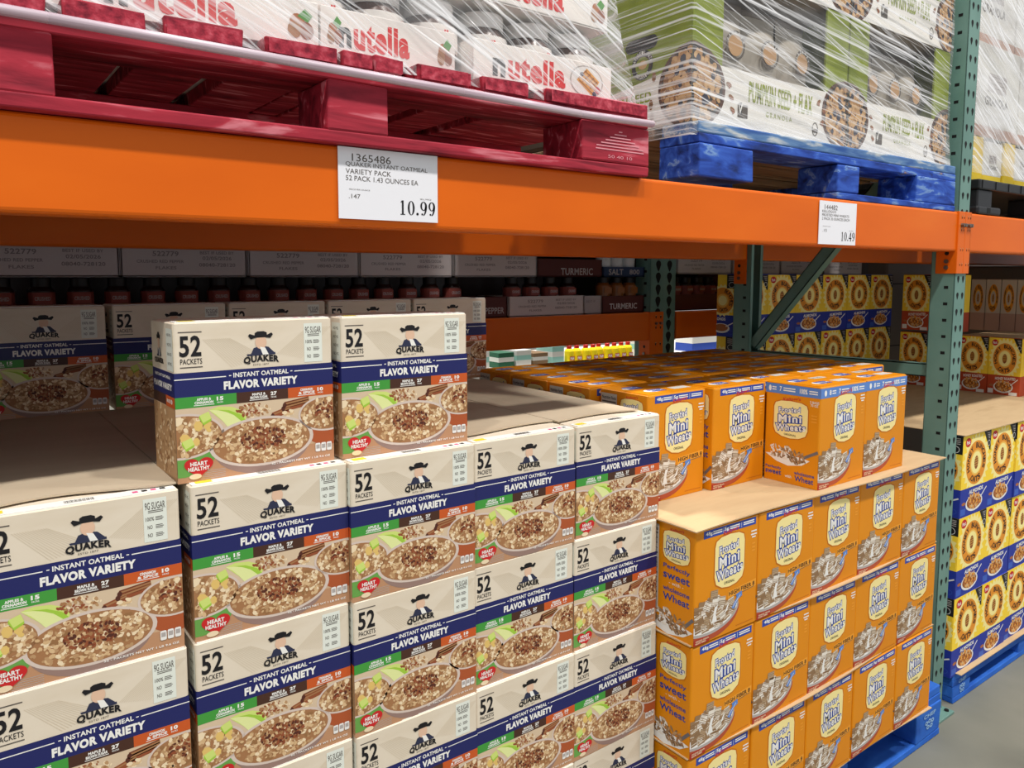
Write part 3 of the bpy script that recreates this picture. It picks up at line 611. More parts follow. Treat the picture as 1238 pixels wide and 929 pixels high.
connector(b1, X0-.002, X1-.030, .955, .05, Z(.004), Z(.168), X0)
b2 = beam(X1+.004, 5.2, .955, Z(.0623), Z(.1666), 'orange front shelf beam right of the green post under the black pallet')
connector(b2, X1-.029, X1+.006, .955, .05, Z(.004), Z(.168), X1)
b3 = beam(-.6, X0-.004, 1.668, Z(.0485), Z(.152), 'orange rear shelf beam in shade behind the left front beam', back=True)
connector(b3, X0-.003, X1-.03, 1.668, -.05, Z(-.03), Z(.152), X0)
b4 = beam(X1+.004, 5.2, 1.668, Z(.0485), Z(.152), 'orange rear shelf beam in shade behind the right bay', back=True)
bk = beam(-.6, 2.08, 1.97, Z(-.241), Z(-.1385), 'dark orange beam of the rack behind carrying the spice trays')
connector(bk, 2.082, 2.15, 1.97, .05, Z(-.33), Z(-.137), 2.082)
bk2 = beam(2.226, 4.6, 1.97, Z(-.243), Z(-.14), 'dark orange beam of the rack behind right of its green post')
f2 = thing('rack_post', 'dark green perforated post of the rack behind beside the turmeric tray', 'rack post', (2.084, 1.974, 0))
mb = MB(); post(mb, 2.086, 2.222, 1.974, 2.05, .006, Z(1.0), True); part(mb, 'post', f2)
mb = MB(); mb.box(2.05, 2.25, 1.95, 2.08, 0, .008, 'rack_green', .001); part(mb, 'base_plate', f2)

# ------------------------------------------------------------------ price signs
def serif(a, ch, cx, cy, w, h, m, l):
    def E(x, y, rx, ry, n=22, a0=0, a1=360): return [(cx+(x+rx*math.cos(math.radians(a0+(a1-a0)*i/n)))*w, cy+(y+ry*math.sin(math.radians(a0+(a1-a0)*i/n)))*h) for i in range(n+1)]
    def band(o, i):
        for k in range(len(o)-1): a.poly([o[k], o[k+1], i[k+1], i[k]], m, l)
    R = lambda x0, y0, x1, y1: a.rect(cx+x0*w, cy+y0*h, cx+x1*w, cy+y1*h, m, l)
    if ch == '0': band(E(0, 0, .46, .5), E(0, 0, .2, .46))
    elif ch == '1': R(-.12, -.5, .12, .5); R(-.3, .44, .3, .5); a.poly([(cx-.3*w, cy-.34*h), (cx-.12*w, cy-.5*h), (cx-.1*w, cy-.38*h)], m, l)
    elif ch == '9':
        band(E(0, -.18, .45, .32), E(-.02, -.18, .2, .27)); band(E(-.1, -.16, .55, .66, 12, 0, 80), E(-.12, -.16, .32, .6, 12, 0, 80)); a.ell(cx-.2*w, cy+.4*h, .12*w, .07*h, m, l, 12)
    elif ch == '4':
        R(.06, -.5, .28, .5); R(-.46, .12, .46, .24); a.poly([(cx-.46*w, cy+.12*h), (cx-.36*w, cy+.2*h), (cx+.14*w, cy-.36*h), (cx+.1*w, cy-.5*h)], m, l); R(-.05, .45, .4, .5)
    elif ch == '.': a.ell(cx, cy+.4*h, .16*w, .16*w*a.w/a.h, m, l, 14)
def price_sign(x0, x1, z0, z1, lines, price, unit, label, tilt):
    root = thing('price_sign', label, 'price sign', ((x0+x1)/2, .9535, z0)); w, h = x1-x0, z1-z0
    mb = MB(); mb.box(-w/2, w/2, -.0012, 0, 0, h, 'paper'); a = Art(mb, (-w/2, -.0012, 0), (1, 0, 0), (0, 0, 1), w, h, .00012)
    y = .085
    for i, (t, ww, hh) in enumerate(lines):
        a.text(t, .07+ww/2+(.06 if i == 0 else 0), y+hh/2, ww, hh, 'ink_soft', 1, 0.); y += hh+(.012 if i == 0 else .025)
    a.text('PRICE PER OUNCE', .2, .585, .2, .018, 'ink_soft', 1); a.text(unit, .15, .68, .11, .062, 'ink_soft', 1); a.text('SELL PRICE', .87, .66, .12, .02, 'ink_soft', 1)
    cw = .088; xx = .97-cw*4.4
    for ch in price:
        k = .5 if ch == '.' else 1; serif(a, ch, xx+cw*k/2, .8, cw*.9, .21, 'ink', 1); xx += cw*k
    o = mb.build('paper_card', root); o.rotation_euler = (0, tilt, 0)
price_sign(.4212, .571, Z(.0725), Z(.1655), [('1365486', .38, .105), ('QUAKER INSTANT OATMEAL', .82, .07), ('VARIETY PACK', .44, .07), ('52 PACK 1.43 OUNCES EA', .72, .07)], '10.99', '.147', 'large white price sign reading 10.99 taped to the orange beam', .0)
price_sign(1.5215, 1.668, Z(.0665), Z(.1595), [('144482', .34, .11), ("KELLOGG'S", .36, .06), ('FROSTED MINI WHEATS', .72, .06), ('2 PACK 35 OUNCES EACH', .74, .06)], '10.49', '.15', 'smaller looking white price sign reading 10.49 farther along the orange beam', .0)

# ------------------------------------------------------------------ pallets
def pallet(name, label, x0, x1, y0, y1, z0, h, paint, deck_along_y, top_edge=None, blocks=None, mark=None, low_gap=0.):
    r = thing(name, label, 'pallet', ((x0+x1)/2, (y0+y1)/2, z0)); bz = .016; dz = .022; sz = .018; W_, D_ = x1-x0, y1-y0
    zb0, zb1 = z0+bz, z0+h-dz-sz
    cols = blocks or [(x0, x0+.15), ((x0+x1)/2-.045, (x0+x1)/2+.045), (x1-.15, x1)]
    for i, (ya, yb) in enumerate(((y0, y0+.10), ((y0+y1)/2-.05, (y0+y1)/2+.05), (y1-.1, y1))):
        for xa, xb in cols:
            mb = MB(); mb.box(xa, xb, ya, yb, zb0, zb1, paint, .003, .0015); part(mb, 'block', r)
        mb = MB(); mb.box(x0+low_gap+(.001), x1, ya, yb, z0, z0+bz, paint, .002, .001); part(mb, 'bottom_board', r)
        mb = MB(); mb.box(x0, x1, ya+.002, yb, zb1, zb1+sz, paint if i == 0 else 'raw_wood' if paint == 'pallet_blue' else paint, .002, .0006); part(mb, 'stringer_board', r)
    if deck_along_y:
        spans = deck_along_y if isinstance(deck_along_y, list) else [(x0+W_*i/9+.004, x0+W_*(i+1)/9-.018) for i in range(9)]
        for xa, xb in spans:
            mb = MB(); mb.box(xa, xb, y0+random.uniform(0, .006), y1, zb1+sz, z0+h, paint, .002, .0015)
            a = Art(mb, (xa, y0-.0005, zb1+sz), (1, 0, 0), (0, 0, 1), xb-xa, dz); a.rect(.03, .12, .97, .9, 'pallet_red_end', 0); part(mb, 'deck_board', r)
    else:
        n = 7
        for i in range(n):
            ya = y0+(D_)*i/n; mb = MB(); mb.box(x0, x1, ya+.003, ya+D_/n-.02, zb1+sz, z0+h, (top_edge or paint) if i == 0 else 'raw_wood' if paint == 'pallet_blue' else paint, .003, .0012); part(mb, 'deck_board', r)
    if mark:
        mx, mz, mw, mh, kind = mark; mb = MB(); a = Art(mb, (mx-mw/2, y0-.0008, mz-mh/2), (1, 0, 0), (0, 0, 1), mw, mh, .0002)
        if kind == 'stencil':
            for i in range(7): a.line(.5-.09*(i+.4), .1+.1*i, .5+.09*(i+.4), .1+.1*i, .0018, 'pink_white', 0)
            a.text('50 40 10', .5, .92, .5, .1, 'pink_white', 0)
        else:
            a.text(kind, .5, .2, .8, .22, 'blue_white', 0, .03)
            for x, y in ((.3, .6), (.5, .55), (.7, .6), (.4, .85), (.62, .85)): a.ring(x, y, .1, .12, .05, 'blue_white', 0, 14)
        o = part(mb, 'stencil_mark', r); o['label'] = 'pale stencilled mark on the corner block'
    return r
reg('pink_white', (226, 150, 160)); reg('blue_white', (150, 190, 226))
ends = [(-.09, .0), (.012, .10), (.115, .195), (.213, .301), (.3274, .419), (.4247, .4673), (.4697, .5122), (.5363, .6222), (.6422, .7249), (.7616, .983)]
pallet('wooden_pallet', 'red painted wooden pallet with chipped edges on the orange front beam', -.09, .983, .94, 1.76, Z(.1667), .119, 'pallet_red', ends, blocks=[(-.09, .105), (.403, .488), (.831, .983)], mark=(.915, Z(.214), .11, .05, 'stencil'))
pallet('wooden_pallet', 'worn blue painted pallet with raw wood chips under the granola cartons', 1.138, 2.158, .96, 1.76, Z(.1667), .118, 'pallet_blue', None, 'pallet_blue_worn', blocks=[(1.138, 1.30), (1.60, 1.69), (1.95, 2.158)], low_gap=.46)
pallet('wooden_pallet', 'bright blue pallet on the floor under the wheat cereal stack', 1.09, 2.112, .905, 1.70, .0, .138, 'pallet_flat_blue', None, blocks=[(1.09, 1.2), (1.55, 1.65), (1.98, 2.112)], mark=(2.05, .062, .08, .05, 'CHEP'))
pallet('wooden_pallet', 'bright blue pallet on the floor right of the green post', 2.29, 3.3, .95, 1.72, .0, .09, 'pallet_flat_blue', None, blocks=[(2.29, 2.4), (2.75, 2.85), (3.19, 3.3)], mark=(2.345, .045, .06, .05, 'CHEP'))
pallet('wooden_pallet', 'blue pallet on the floor under the oatmeal stack', -.02, 1.06, .965, 1.68, .0, .2035, 'pallet_flat_blue', None)
# black plastic pallet in the right bay
r = thing('plastic_pallet', 'black plastic pallet on the right front beam', 'pallet', (2.8, 1.3, Z(.167)))
for xa, xb in ((2.29, 2.40), (2.74, 2.84), (3.2, 3.31)):
    for ya in (.96, 1.3, 1.64):
        mb = MB(); mb.box(xa, xb-.02, ya, ya+.1, Z(.185), Z(.235), 'black_plastic', .004); mb.box(xa-.005, xb+.03, ya-.005, ya+.11, Z(.167), Z(.19), 'black_plastic', .006); mb.box(xa+.05, xa+.07, ya-.0055, ya-.004, Z(.172), Z(.186), 'slot'); part(mb, 'foot', r)
mb = MB(); mb.box(2.285, 3.32, .955, 1.75, Z(.235), Z(.262), 'black_plastic', .004)
for i in range(12): mb.box(2.30+.085*i, 2.31+.085*i, .953, .956, Z(.238), Z(.26), 'black_plastic')
part(mb, 'deck', r)

# ------------------------------------------------------------------ oatmeal stack
ORD = ['leftmost', 'second', 'third', 'fourth', 'fifth']
LAY = ['top', 'second', 'third', 'fourth']
oat = Once(make_oat_box())
QX = [(.012, .2143), (.2234, .4291), (.4315, .633), (.6338, .837), (.8429, 1.0418)]
ZQ = [Z(-.256)-QH*i-.0016*i for i in range(5)]        # top of each layer
jit = random.Random(3)
colname = ['leftmost column', 'second column from the left', 'third column from the left', 'fourth column from the left', 'rightmost column']
for c, (xa, xb) in enumerate(QX):
    for rr in range(4):
        x = (xa+xb)/2+jit.uniform(-.0015, .0015); y = .957+QD/2+jit.uniform(-.0015, .002)-(0, .0035, .0065, .009)[rr]+(0, .001, -.003, .0015, .003)[c]
        if c == 0 and rr == 0: x -= .001
        if c == 4: x += (.004, -.003, -.004, -.004)[rr]
        oat.place((x, y, ZQ[rr]-QH-.0012), jit.uniform(-.006, .006), 'beige and navy oatmeal carton, %s, %s full layer from the top' % (colname[c], ('first', 'second', 'third', 'fourth')[rr]), 'oatmeal cartons in the front stack')
# two cartons left on top
zt = ZQ[0]+.0012
oat.place((.3165, .977+QD/2, zt), .03, 'brightly lit oatmeal carton standing alone on top, left of the pair', 'oatmeal cartons left on top of the front stack')
oat.place((.5325, .975+QD/2, zt), -.004, 'brightly lit oatmeal carton on top, right of the pair', 'oatmeal cartons left on top of the front stack')
# shaded row at the back of the pallet
for i, x in enumerate((.1337, .349, .558, .768, .978)):
    oat.place((x, 1.572+QD/2, zt), jit.uniform(-.008, .008), 'shaded oatmeal carton in the dark back row, %s of five' % ('leftmost', 'second from left', 'middle', 'second from right', 'rightmost')[i], 'oatmeal cartons in the back row')
# the layer below reaches back: only its tops show
for k in range(1, 6):
    for c in range(5):
        xa, xb = QX[c]
        oat.place(((xa+xb)/2+jit.uniform(-.001, .001), .957+QD*.5+(QD+.0025)*k, ZQ[0]-QH-.0012), jit.uniform(-.004, .004), 'oatmeal carton showing only its top, %s, row %s behind front' % (('leftmost column', 'second column from left', 'middle column', 'second column from right', 'rightmost column')[c], ('one', 'two', 'three', 'four', 'five')[k-1]), 'oatmeal cartons behind the front row')
mb = MB(); n = 14
def sheet(name, label, x0, x1, y0, y1, z, m, bow=.0, seed=1, t=.002, front=None):
    rnd = random.Random(seed); nx, ny = 16, 10; mb = MB(); vs = []
    for k in (0, 1):
        for j in range(ny+1):
            for i in range(nx+1):
                u, v = i/nx, j/ny; yy = y0+(y1-y0)*v
                if front and j == 0: yy += front(u)
                vs.append((x0+(x1-x0)*u, yy, z+(t if k else 0)+(rnd.uniform(0, bow) if k and 0 < i < nx else 0)))
    q = (nx+1)*(ny+1)
    fs = []
    for j in range(ny):
        for i in range(nx):
            a = j*(nx+1)+i; fs.append((a, a+nx+1, a+nx+2, a+1)); fs.append((q+a, q+a+1, q+a+nx+2, q+a+nx+1))
    for i in range(nx): fs.append((i, i+1, q+i+1, q+i)); b = ny*(nx+1)+i; fs.append((b+1, b, q+b, q+b+1))
    for j in range(ny): a = j*(nx+1); fs.append((a+nx+1, a, q+a, q+a+nx+1)); b = a+nx; fs.append((b, b+nx+1, q+b+nx+1, q+b))
    mb.add(vs, fs, m); o = mb.build(name); return tag(o, label, 'cardboard sheet')
sheet('cardboard_sheet', 'pale cardboard sheet on the left oatmeal cartons, half in shadow', .03, .214, .985, 1.572, ZQ[0]+.0026, 'kraft_pale', .0006, 2, front=lambda u: .012*math.sin(u*5))
sheet('cardboard_sheet', 'pale cardboard sheet in shade behind the lone carton on top', .2155, .43, 1.086, 1.571, ZQ[0]+.0026, 'kraft_pale', .0006, 3)
for k, (xa, xb) in enumerate(((.64, .836), (.838, 1.035))):
    sheet('cardboard_sheet', 'pale beige top liner %s' % ('on the fourth column of oatmeal cartons' if k == 0 else 'on the rightmost column of oatmeal cartons'), xa, xb, .995, 1.52, ZQ[0]+.0026, 'kraft_pale', .0006, 5+k, front=lambda u, k=k: .012-.01*math.cos(u*4+k))

# ------------------------------------------------------------------ wheat cereal stack
wa = Once(make_wheat_box('a')); wbx = Once(make_wheat_box('b'))
MX = [1.051, 1.235, 1.4233, 1.6039, 1.7935, 1.9732]
ZM = [Z(-.4535), Z(-.6695), Z(-.8855), Z(-1.1015)]
mcol = ['leftmost', 'second from left', 'middle', 'second from right', 'rightmost']
for rr in range(3):
    for c in range(5):
        xa, xb = MX[c], MX[c+1]; s = (xb-xa)/(MW+.0014)
        wa.place(((xa+xb)/2+jit.uniform(-.001, .001)+(0, .003, .006)[rr]*(c/4), .877+MD/2+jit.uniform(-.002, .002), ZM[rr+1]+.0006), jit.uniform(-.008, .008), 'orange wheat cereal box in the front wall, %s column, %s layer' % (mcol[c], ('upper', 'middle', 'lower')[rr]), 'wheat cereal boxes in the front wall', (s, 1, .985))
for rr in range(4):
    z = ZM[rr] if rr < 3 else Z(-1.1015)
    if rr == 3: z = ZM[3]-.0022
    sheet('cardboard_sheet', 'tan cardboard sheet %s' % ('on top of the upper wheat cereal layer', 'between the upper and middle wheat cereal layers', 'between the middle and lower wheat cereal layers', 'under the lowest wheat cereal layer on the blue pallet')[rr], 1.042 if rr == 0 else 1.048, 1.985 if rr == 0 else 1.978, (.866, .8735, .8735, .872)[rr], 1.70, z+(.0004 if rr < 3 else 0), 'kraft', .0003, 20+rr, front=lambda u, rr=rr: .006*math.sin(7*u+rr))
zm = Z(-.4535)+.003
for c in range(5):
    for k in range(4):
        xa, xb = MX[c], MX[c+1]; s = (xb-xa-.004)/(MW+.0014)
        wa.place(((xa+xb)/2+(.025 if k == 0 and c < 2 else 0)+.006, 1.030+MD/2+(MD+.001)*k+(-.012 if k == 0 and c == 1 else .0), zm), jit.uniform(-.012, .012), 'orange cereal box on the tan sheet, %s column, %s row back' % (mcol[c], ('first', 'second', 'third', 'fourth', 'fifth')[k]), 'wheat cereal boxes set back on the upper sheet', (s*.97, .97, 1))
wbx.place((1.5405, .887+MD/2, zm), .005, 'brightly lit wheat cereal box standing forward on the sheet, left of two', 'wheat cereal boxes standing forward', (.97, .96, 1.01))
wbx.place((1.722, .889+MD/2, zm), .0, 'brightly lit wheat cereal box standing forward on the sheet, right of two', 'wheat cereal boxes standing forward', (.97, .96, 1.01))

# ------------------------------------------------------------------ right bay: sun-ring cereal
hb = Once(make_sun_box('cobalt', 'ALMONDS')); hr = Once(make_sun_box('roast', 'HONEY ROASTED')); hp = Once(make_sun_box('roast', '', True))
for rr in range(3):
    for c in range(4):
        hb.place((2.268+HW/2+(HW+.002)*c+.006*rr*0, .952+HD/2+jit.uniform(-.002, .002), Z(-.448)-(HH+.0015)*(rr+1)), jit.uniform(-.008, .008), 'yellow and blue ring cereal box by the aisle, %s from the green post, %s layer' % (('first', 'second', 'third', 'fourth')[c], ('upper', 'middle', 'lower')[rr]), 'blue ring cereal boxes by the aisle')
sheet('cardboard_sheet', 'tan cardboard sheet on top of the blue ring cereal boxes', 2.262, 3.4, .945, 1.85, Z(-.4462), 'kraft', .0004, 41)
sheet('cardboard_sheet', 'tan cardboard sheet poking out under the lowest blue ring cereal boxes', 2.30, 3.3, .935, 1.7, Z(-1.1502), 'kraft', .0003, 42)
zh = Z(-.4435)
for lv in range(2):
    for c in range(6):
        hb.place((2.255+HW/2+(HW+.002)*c, 1.72+HD/2, zh+lv*.2225), jit.uniform(-.01, .01), 'shaded blue ring cereal box at the back, %s of six, %s layer' % (('leftmost', 'second', 'third', 'fourth', 'fifth', 'rightmost')[c], ('lower', 'upper')[lv]), 'blue ring cereal boxes in the back row', (1, 1, .945))
for lv in range(2):
    for c in range(4):
        if lv == 1 and c < 2: continue
        hr.place((3.15+HD/2+.004*lv, 1.196+(HW*.62+.002)*c, zh+lv*.2225), -math.pi/2, 'yellow and rust cereal box facing left, %s from the aisle, %s layer' % (('first', 'second', 'third', 'fourth')[c], ('lower', 'upper')[lv]), 'rust ring cereal boxes turned to the left', (.62, 1, .905 if lv == 0 else .945))
for c in range(4):
    hp.place((3.50+HD/2, 1.27+.058*c, zh+.2145), -math.pi/2, 'pale faded ring cereal box on the shaded upper layer, %s of four' % ('first', 'second', 'third', 'fourth')[c], 'pale ring cereal boxes', (.31, 1, .9))
sheet('cardboard_sheet', 'dark tray sheet on top of the rust ring cereal boxes', 3.155, 3.7, .95, 1.36, zh+.2122, 'kraft', .0003, 44)
for c in range(3):
    hr.place((3.50+HD/2, 1.05+.13*c, zh), -math.pi/2, 'rust ring cereal box hidden behind the first ones, %s' % ('nearest the aisle', 'middle', 'farthest from the aisle')[c], 'rust ring cereal boxes behind', (.62, 1, .905))

# ------------------------------------------------------------------ rack behind: spice trays and bottles
def tray(x0, x1, y0, z0, h, m, words, label, wm):
    mb = MB(); t = .004; y1 = y0+.18
    mb.box(x0, x1, y0, y0+t, z0, z0+h, m, .0012); mb.box(x0, x0+t, y0, y1, z0, z0+h, m); mb.box(x1-t, x1, y0, y1, z0, z0+h, m); mb.box(x0, x1, y1-t, y1, z0, z0+h, m); mb.box(x0, x1, y0, y1, z0, z0+t, m)
    a = Art(mb, (x0, y0, z0), (1, 0, 0), (0, 0, 1), x1-x0, h, .0002)
    for t_, x, y, w, hh in words: a.text(t_, x, y, w, hh, wm, 1, .02)
    return tag(mb.build('display_tray'), label, 'tray', 'trays on the rack behind')
code = [('522779', .34, .25, .2, .16), ('CRUSHED RED PEPPER', .3, .5, .36, .1), ('FLAKES', .34, .7, .16, .1), ('BEST IF USED BY', .75, .2, .28, .1), ('02/05/2026', .75, .38, .24, .12), ('08040-728120', .75, .6, .3, .12)]
Y2 = 2.0; zl = Z(-.1385)
lx = [(.06, .36), (.365, .665), (.67, .97), (.975, 1.275)]
for i, (a_, b_) in enumerate(lx): tray(a_, b_, Y2, zl, .066, 'tray_maroon', [('PEPPER', .75, .6, .3, .4)], 'maroon spice tray behind the back oatmeal row, %s of four' % ('leftmost', 'second', 'third', 'rightmost')[i], 'tray_grey')
tray(1.28, 1.456, Y2, zl, .066, 'tray_maroon', [('PEPPER', .72, .65, .42, .3)], 'maroon tray lettered PEPPER on the rear beam', 'tray_grey')
tray(1.4585, 1.781, Y2-.004, zl, .0665, 'tray_white', code, 'pale tray printed 522779 standing on the rear beam', 'grey_print')
tray(1.783, 1.868, Y2, zl, .064, 'tray_grey', [('BEST IF', .4, .3, .5, .12)], 'narrow grey tray between the pale tray and the turmeric tray', 'grey_print')
tray(1.8705, 2.08, Y2, zl, .062, 'tray_maroon', [('TURMERIC', .5, .6, .66, .34)], 'maroon tray lettered TURMERIC standing on the rear beam', 'tray_white')
tray(2.24, 2.52, Y2, zl, .062, 'tray_maroon', [], 'dark maroon tray right of the rear green post', 'tray_white')
for i, (a_, b_) in enumerate(((.04, .334), (.3365, .630), (.633, .94), (.943, 1.25), (1.253, 1.573))):
    tray(a_, b_, Y2-.004+.004*(i % 2), Z(-.0085), .075, 'tray_white', code, 'pale code-printed tray stacked on the spice bottles, %s of five' % mcol[i], 'grey_print')
tray(1.578, 1.868, Y2, Z(-.0085), .06, 'tray_maroon', [('TURMERIC', .6, .7, .5, .4)], 'dark maroon TURMERIC tray in the upper tier, left of the salt tray', 'tray_grey')
tray(1.875, 2.08, Y2, Z(-.0085), .035, 'tray_blue', [('SALT', .3, .5, .35, .6), ('800', .75, .5, .25, .5)], 'dark blue tray lettered SALT in the upper tier', 'tray_grey')
for i in range(4): tray(2.26+.33*i, 2.58+.33*i, Y2, Z(.002), .07, 'tray_white', code, 'pale tray above the back row of ring cereal, %s from the left' % ORD[i], 'grey_print')
for i in range(4):
    tray(2.26+.33*i, 2.58+.33*i, Y2, zl, .139, 'tray_maroon', [], 'tall dark carton hidden behind the ring cereal back row, %s from the left' % ORD[i], 'tray_grey') if i else None
mb = MB(); mb.box(-.3, 4.2, 2.22, 2.5, Z(-.1385), Z(.16), 'spice_dark', .004); cb = tag(mb.build('shelf_dark_filler'), 'long dark filler block added behind the spice trays to keep the gaps dark', 'shade filler')  # added filler that stops background light showing between the bottles
def load(name, x0, x1, y0, y1, z0, z1, label):  # dark blocks added, mostly out of view, to shade the rack interior
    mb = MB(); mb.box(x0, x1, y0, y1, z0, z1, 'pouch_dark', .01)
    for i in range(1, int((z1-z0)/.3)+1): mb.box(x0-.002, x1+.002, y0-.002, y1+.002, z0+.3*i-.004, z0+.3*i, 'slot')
    return tag(mb.build(name), label, 'shade block')
load('shade_block', -.6, 2.05, 2.02, 2.85, Z(.17), Z(1.5), 'dark shading block added on the rear rack above the code-printed trays')
load('shade_block', 2.26, 4.6, 2.02, 2.85, Z(.17), Z(1.5), 'dark shading block added on the rear rack above the ring cereal back row')
load('shade_block', -.1, .98, 1.45, 1.74, Z(.288), Z(1.3), 'dark shading block added at the rear of the red pallet')
load('shade_block', 1.15, 2.14, 1.36, 1.74, Z(.288), Z(1.3), 'dark shading block added at the rear of the blue pallet')
load('shade_block', 2.30, 3.3, 1.36, 1.74, Z(.264), Z(1.3), 'dark shading block added at the rear of the black pallet')
load('shade_block', -1.4, -.08, .98, 1.66, 0, Z(.02), 'tall dark shading block added left of the oatmeal stack')
load('shade_block', -1.4, -.096, .945, 1.74, Z(.167), Z(1.3), 'dark shading block added on the front beam left of the red pallet')
load('shade_block', 3.75, 4.08, .98, 1.64, Z(-.44), Z(.04), 'dark block added behind the pale ring cereal boxes to hide the bright wall')  # added so the bright far wall does not show here
load('shade_block', 3.62, 8.4, 1.9, 2.0, 0, Z(.165), 'dark block added right of the ring cereal back row to hide the bright wall')  # added dark backing in front of the bright far wall
load('shade_block', 4.1, 4.9, .98, 1.66, 0, Z(.02), 'tall dark shading block added at the far right end of the bay')
load('shade_block', 3.36, 4.6, .98, 1.74, Z(.167), Z(1.3), 'dark shading block added on the front beam right of the black pallet')
def make_bottle(body, label_m, cap, word):
    r = thing('spice_bottle', 'x', 'bottle'); mb = MB(); R = .0275
    mb.lathe([(R*.9, 0, body), (R, .004, body), (R, .062, body), (R, .094, body), (R*.75, .103, body), (R*.66, .105, body)], body, 16); mb.build('bottle_body', r, True)
    mb = MB(); mb.lathe([(R+.0004, .056, None), (R+.0004, .091, None)], label_m, 16)
    a = Art(mb, (-.018, -R-.0008, .066), (1, 0, 0), (0, 0, 1), .036, .022, .0002); a.rect(0, 0, 1, 1, label_m, 0)
    if word: a.text(word, .5, .5, .85, .4, 'tray_grey', 1, .03)
    mb.build('bottle_label', r)
    mb = MB(); mb.lathe([(R*.76, .104, None), (R*.76, .1225, None), (R*.7, .1245, None), (.0005, .1246, None)], cap, 16); mb.build('bottle_cap', r, True); return r
bA = Once(make_bottle('spice_dark', 'maroon_label', 'cap_dark', 'CRUSHED')); bB = Once(make_bottle('amber_spice', 'amber_spice', 'cap_dark', '')); bC = Once(make_bottle('salt_white', 'salt_white', 'salt_white', ''))
NUM = ['first', 'second', 'third', 'fourth', 'fifth', 'sixth', 'seventh', 'eighth', 'ninth', 'tenth', 'eleventh', 'twelfth', 'thirteenth', 'fourteenth', 'fifteenth', 'sixteenth']
for i in range(16): bA.place((.10+.078*i, Y2+.04, zl+.0045), 0, 'dark maroon-labelled spice bottle below the pale trays, %s from the left' % NUM[i], 'dark spice bottles')
for i in range(4): bA.place((1.50+.08*i, Y2+.04, zl+.0045), 0, 'dark spice bottle standing in the pale 522779 tray, %s from the left' % NUM[i], 'dark spice bottles')
for i in range(3): bB.place((1.91+.065*i, Y2+.04, zl+.0045), 0, 'amber spice bottle standing in the TURMERIC tray, %s from the left' % NUM[i], 'amber spice bottles')
for i in range(3): bC.place((1.91+.06*i, Y2+.04, Z(-.004)), 0, 'white salt bottle in the dark blue SALT tray, %s from the left' % NUM[i], 'white salt bottles')
for i in range(4): bA.place((2.28+.07*i, Y2+.04, zl+.0045), 0, 'dark spice bottle right of the rear green post, %s from the post' % NUM[i], 'dark spice bottles')

# ------------------------------------------------------------------ beyond: next aisle, seen under the rear beam
mb = MB()
for i in range(3): mb.box(2.6, 6.8, 4.45+.35*i, 4.75+.35*i, 0, Z(-.68), 'far_white', .01)
tag(mb.build('stacked_white_goods'), 'pale stacked goods in the next aisle under the yellow spray bottles', 'stacked goods')
r = thing('spray_bottle', 'x', 'bottle'); mb = MB(); mb.lathe([(.034, 0, None), (.037, .005, None), (.037, .085, None), (.03, .1, None), (.014, .108, None)], 'spray_yellow', 16)
a = Art(mb, (-.028, -.0385, .012), (1, 0, 0), (0, 0, 1), .056, .04, .0004); a.rect(.08, .1, .92, .9, 'spray_red', 0); a.text('PAM', .5, .5, .66, .6, 'white', 1, .04)
mb.build('bottle_body', r, True); mb = MB(); mb.lathe([(.02, .104, None), (.02, .128, None), (.012, .134, None), (.0005, .135, None)], 'spray_red', 12); mb.build('spray_cap', r, True)
sp = Once(r)
for i in range(9): sp.place((3.885+.077*i, 4.5+(.02 if i in (0, 1, 4) else 0), Z(-.68)), 0, 'yellow red-capped spray bottle in the next aisle, %s from the left' % NUM[i], 'yellow spray bottles')
for i, (x0, x1, h, m) in enumerate(((3.0, 3.12, .13, 'far_white'), (3.2, 3.34, .11, 'deep_green'), (3.36, 3.5, .12, 'far_white'), (3.52, 3.66, .09, 'raw_wood'), (3.70, 3.82, .13, 'mint'), (4.60, 4.82, .15, 'far_white'), (5.3, 5.75, .18, 'far_blue'), (5.8, 5.95, .15, 'mint'))):
    mb = MB(); mb.carton(x1-x0, .2, h, .004, [(0, h*.4, m), (h*.4, h*.7, 'far_white' if m != 'far_white' else 'mint'), (h*.7, h, m)], m); o = mb.build('shelf_carton', loc=((x0+x1)/2, 4.6, Z(-.68)))
    tag(o, '%s carton glimpsed in the next aisle, %s' % ({'far_white': 'white', 'deep_green': 'dark green', 'raw_wood': 'brown', 'mint': 'mint', 'far_blue': 'deep blue'}[m], ('far left of the gap', 'left of two white ones', 'beside the dark green one', 'left of the mint one', 'just left of the yellow bottles', 'just right of the yellow bottles', 'behind the rear green post', 'right of the deep blue one')[i]), 'carton')

# ------------------------------------------------------------------ upper level: hazelnut spread on the red pallet
def make_tray():
    r = thing('spread_tray', 'x', 'tray'); w, d, h = .281, .2, .06; mb = MB(); t = .0035
    mb.box(-w/2, w/2, -d/2, -d/2+t, 0, h, 'nut_white', .001); mb.box(-w/2, w/2, d/2-t, d/2, 0, h, 'nut_white'); mb.box(-w/2, -w/2+t, -d/2+t, d/2-t, 0, h, 'nut_white'); mb.box(w/2-t, w/2, -d/2+t, d/2-t, 0, h, 'nut_white'); mb.box(-w/2, w/2, -d/2, d/2, 0, t, 'nut_white')
    a = Art(mb, (-w/2, -d/2, 0), (1, 0, 0), (0, 0, 1), w, h, .00015)
    a.text('n', .165, .60, .085, .44, 'nut_black', 1, .045); a.text('utella', .43, .5, .41, .64, 'nut_red', 1, .045)
    return r, mb, a
def finish(r, mb): mb.build('printed_tray', r); return Once(r)
r, mb, a = make_tray()
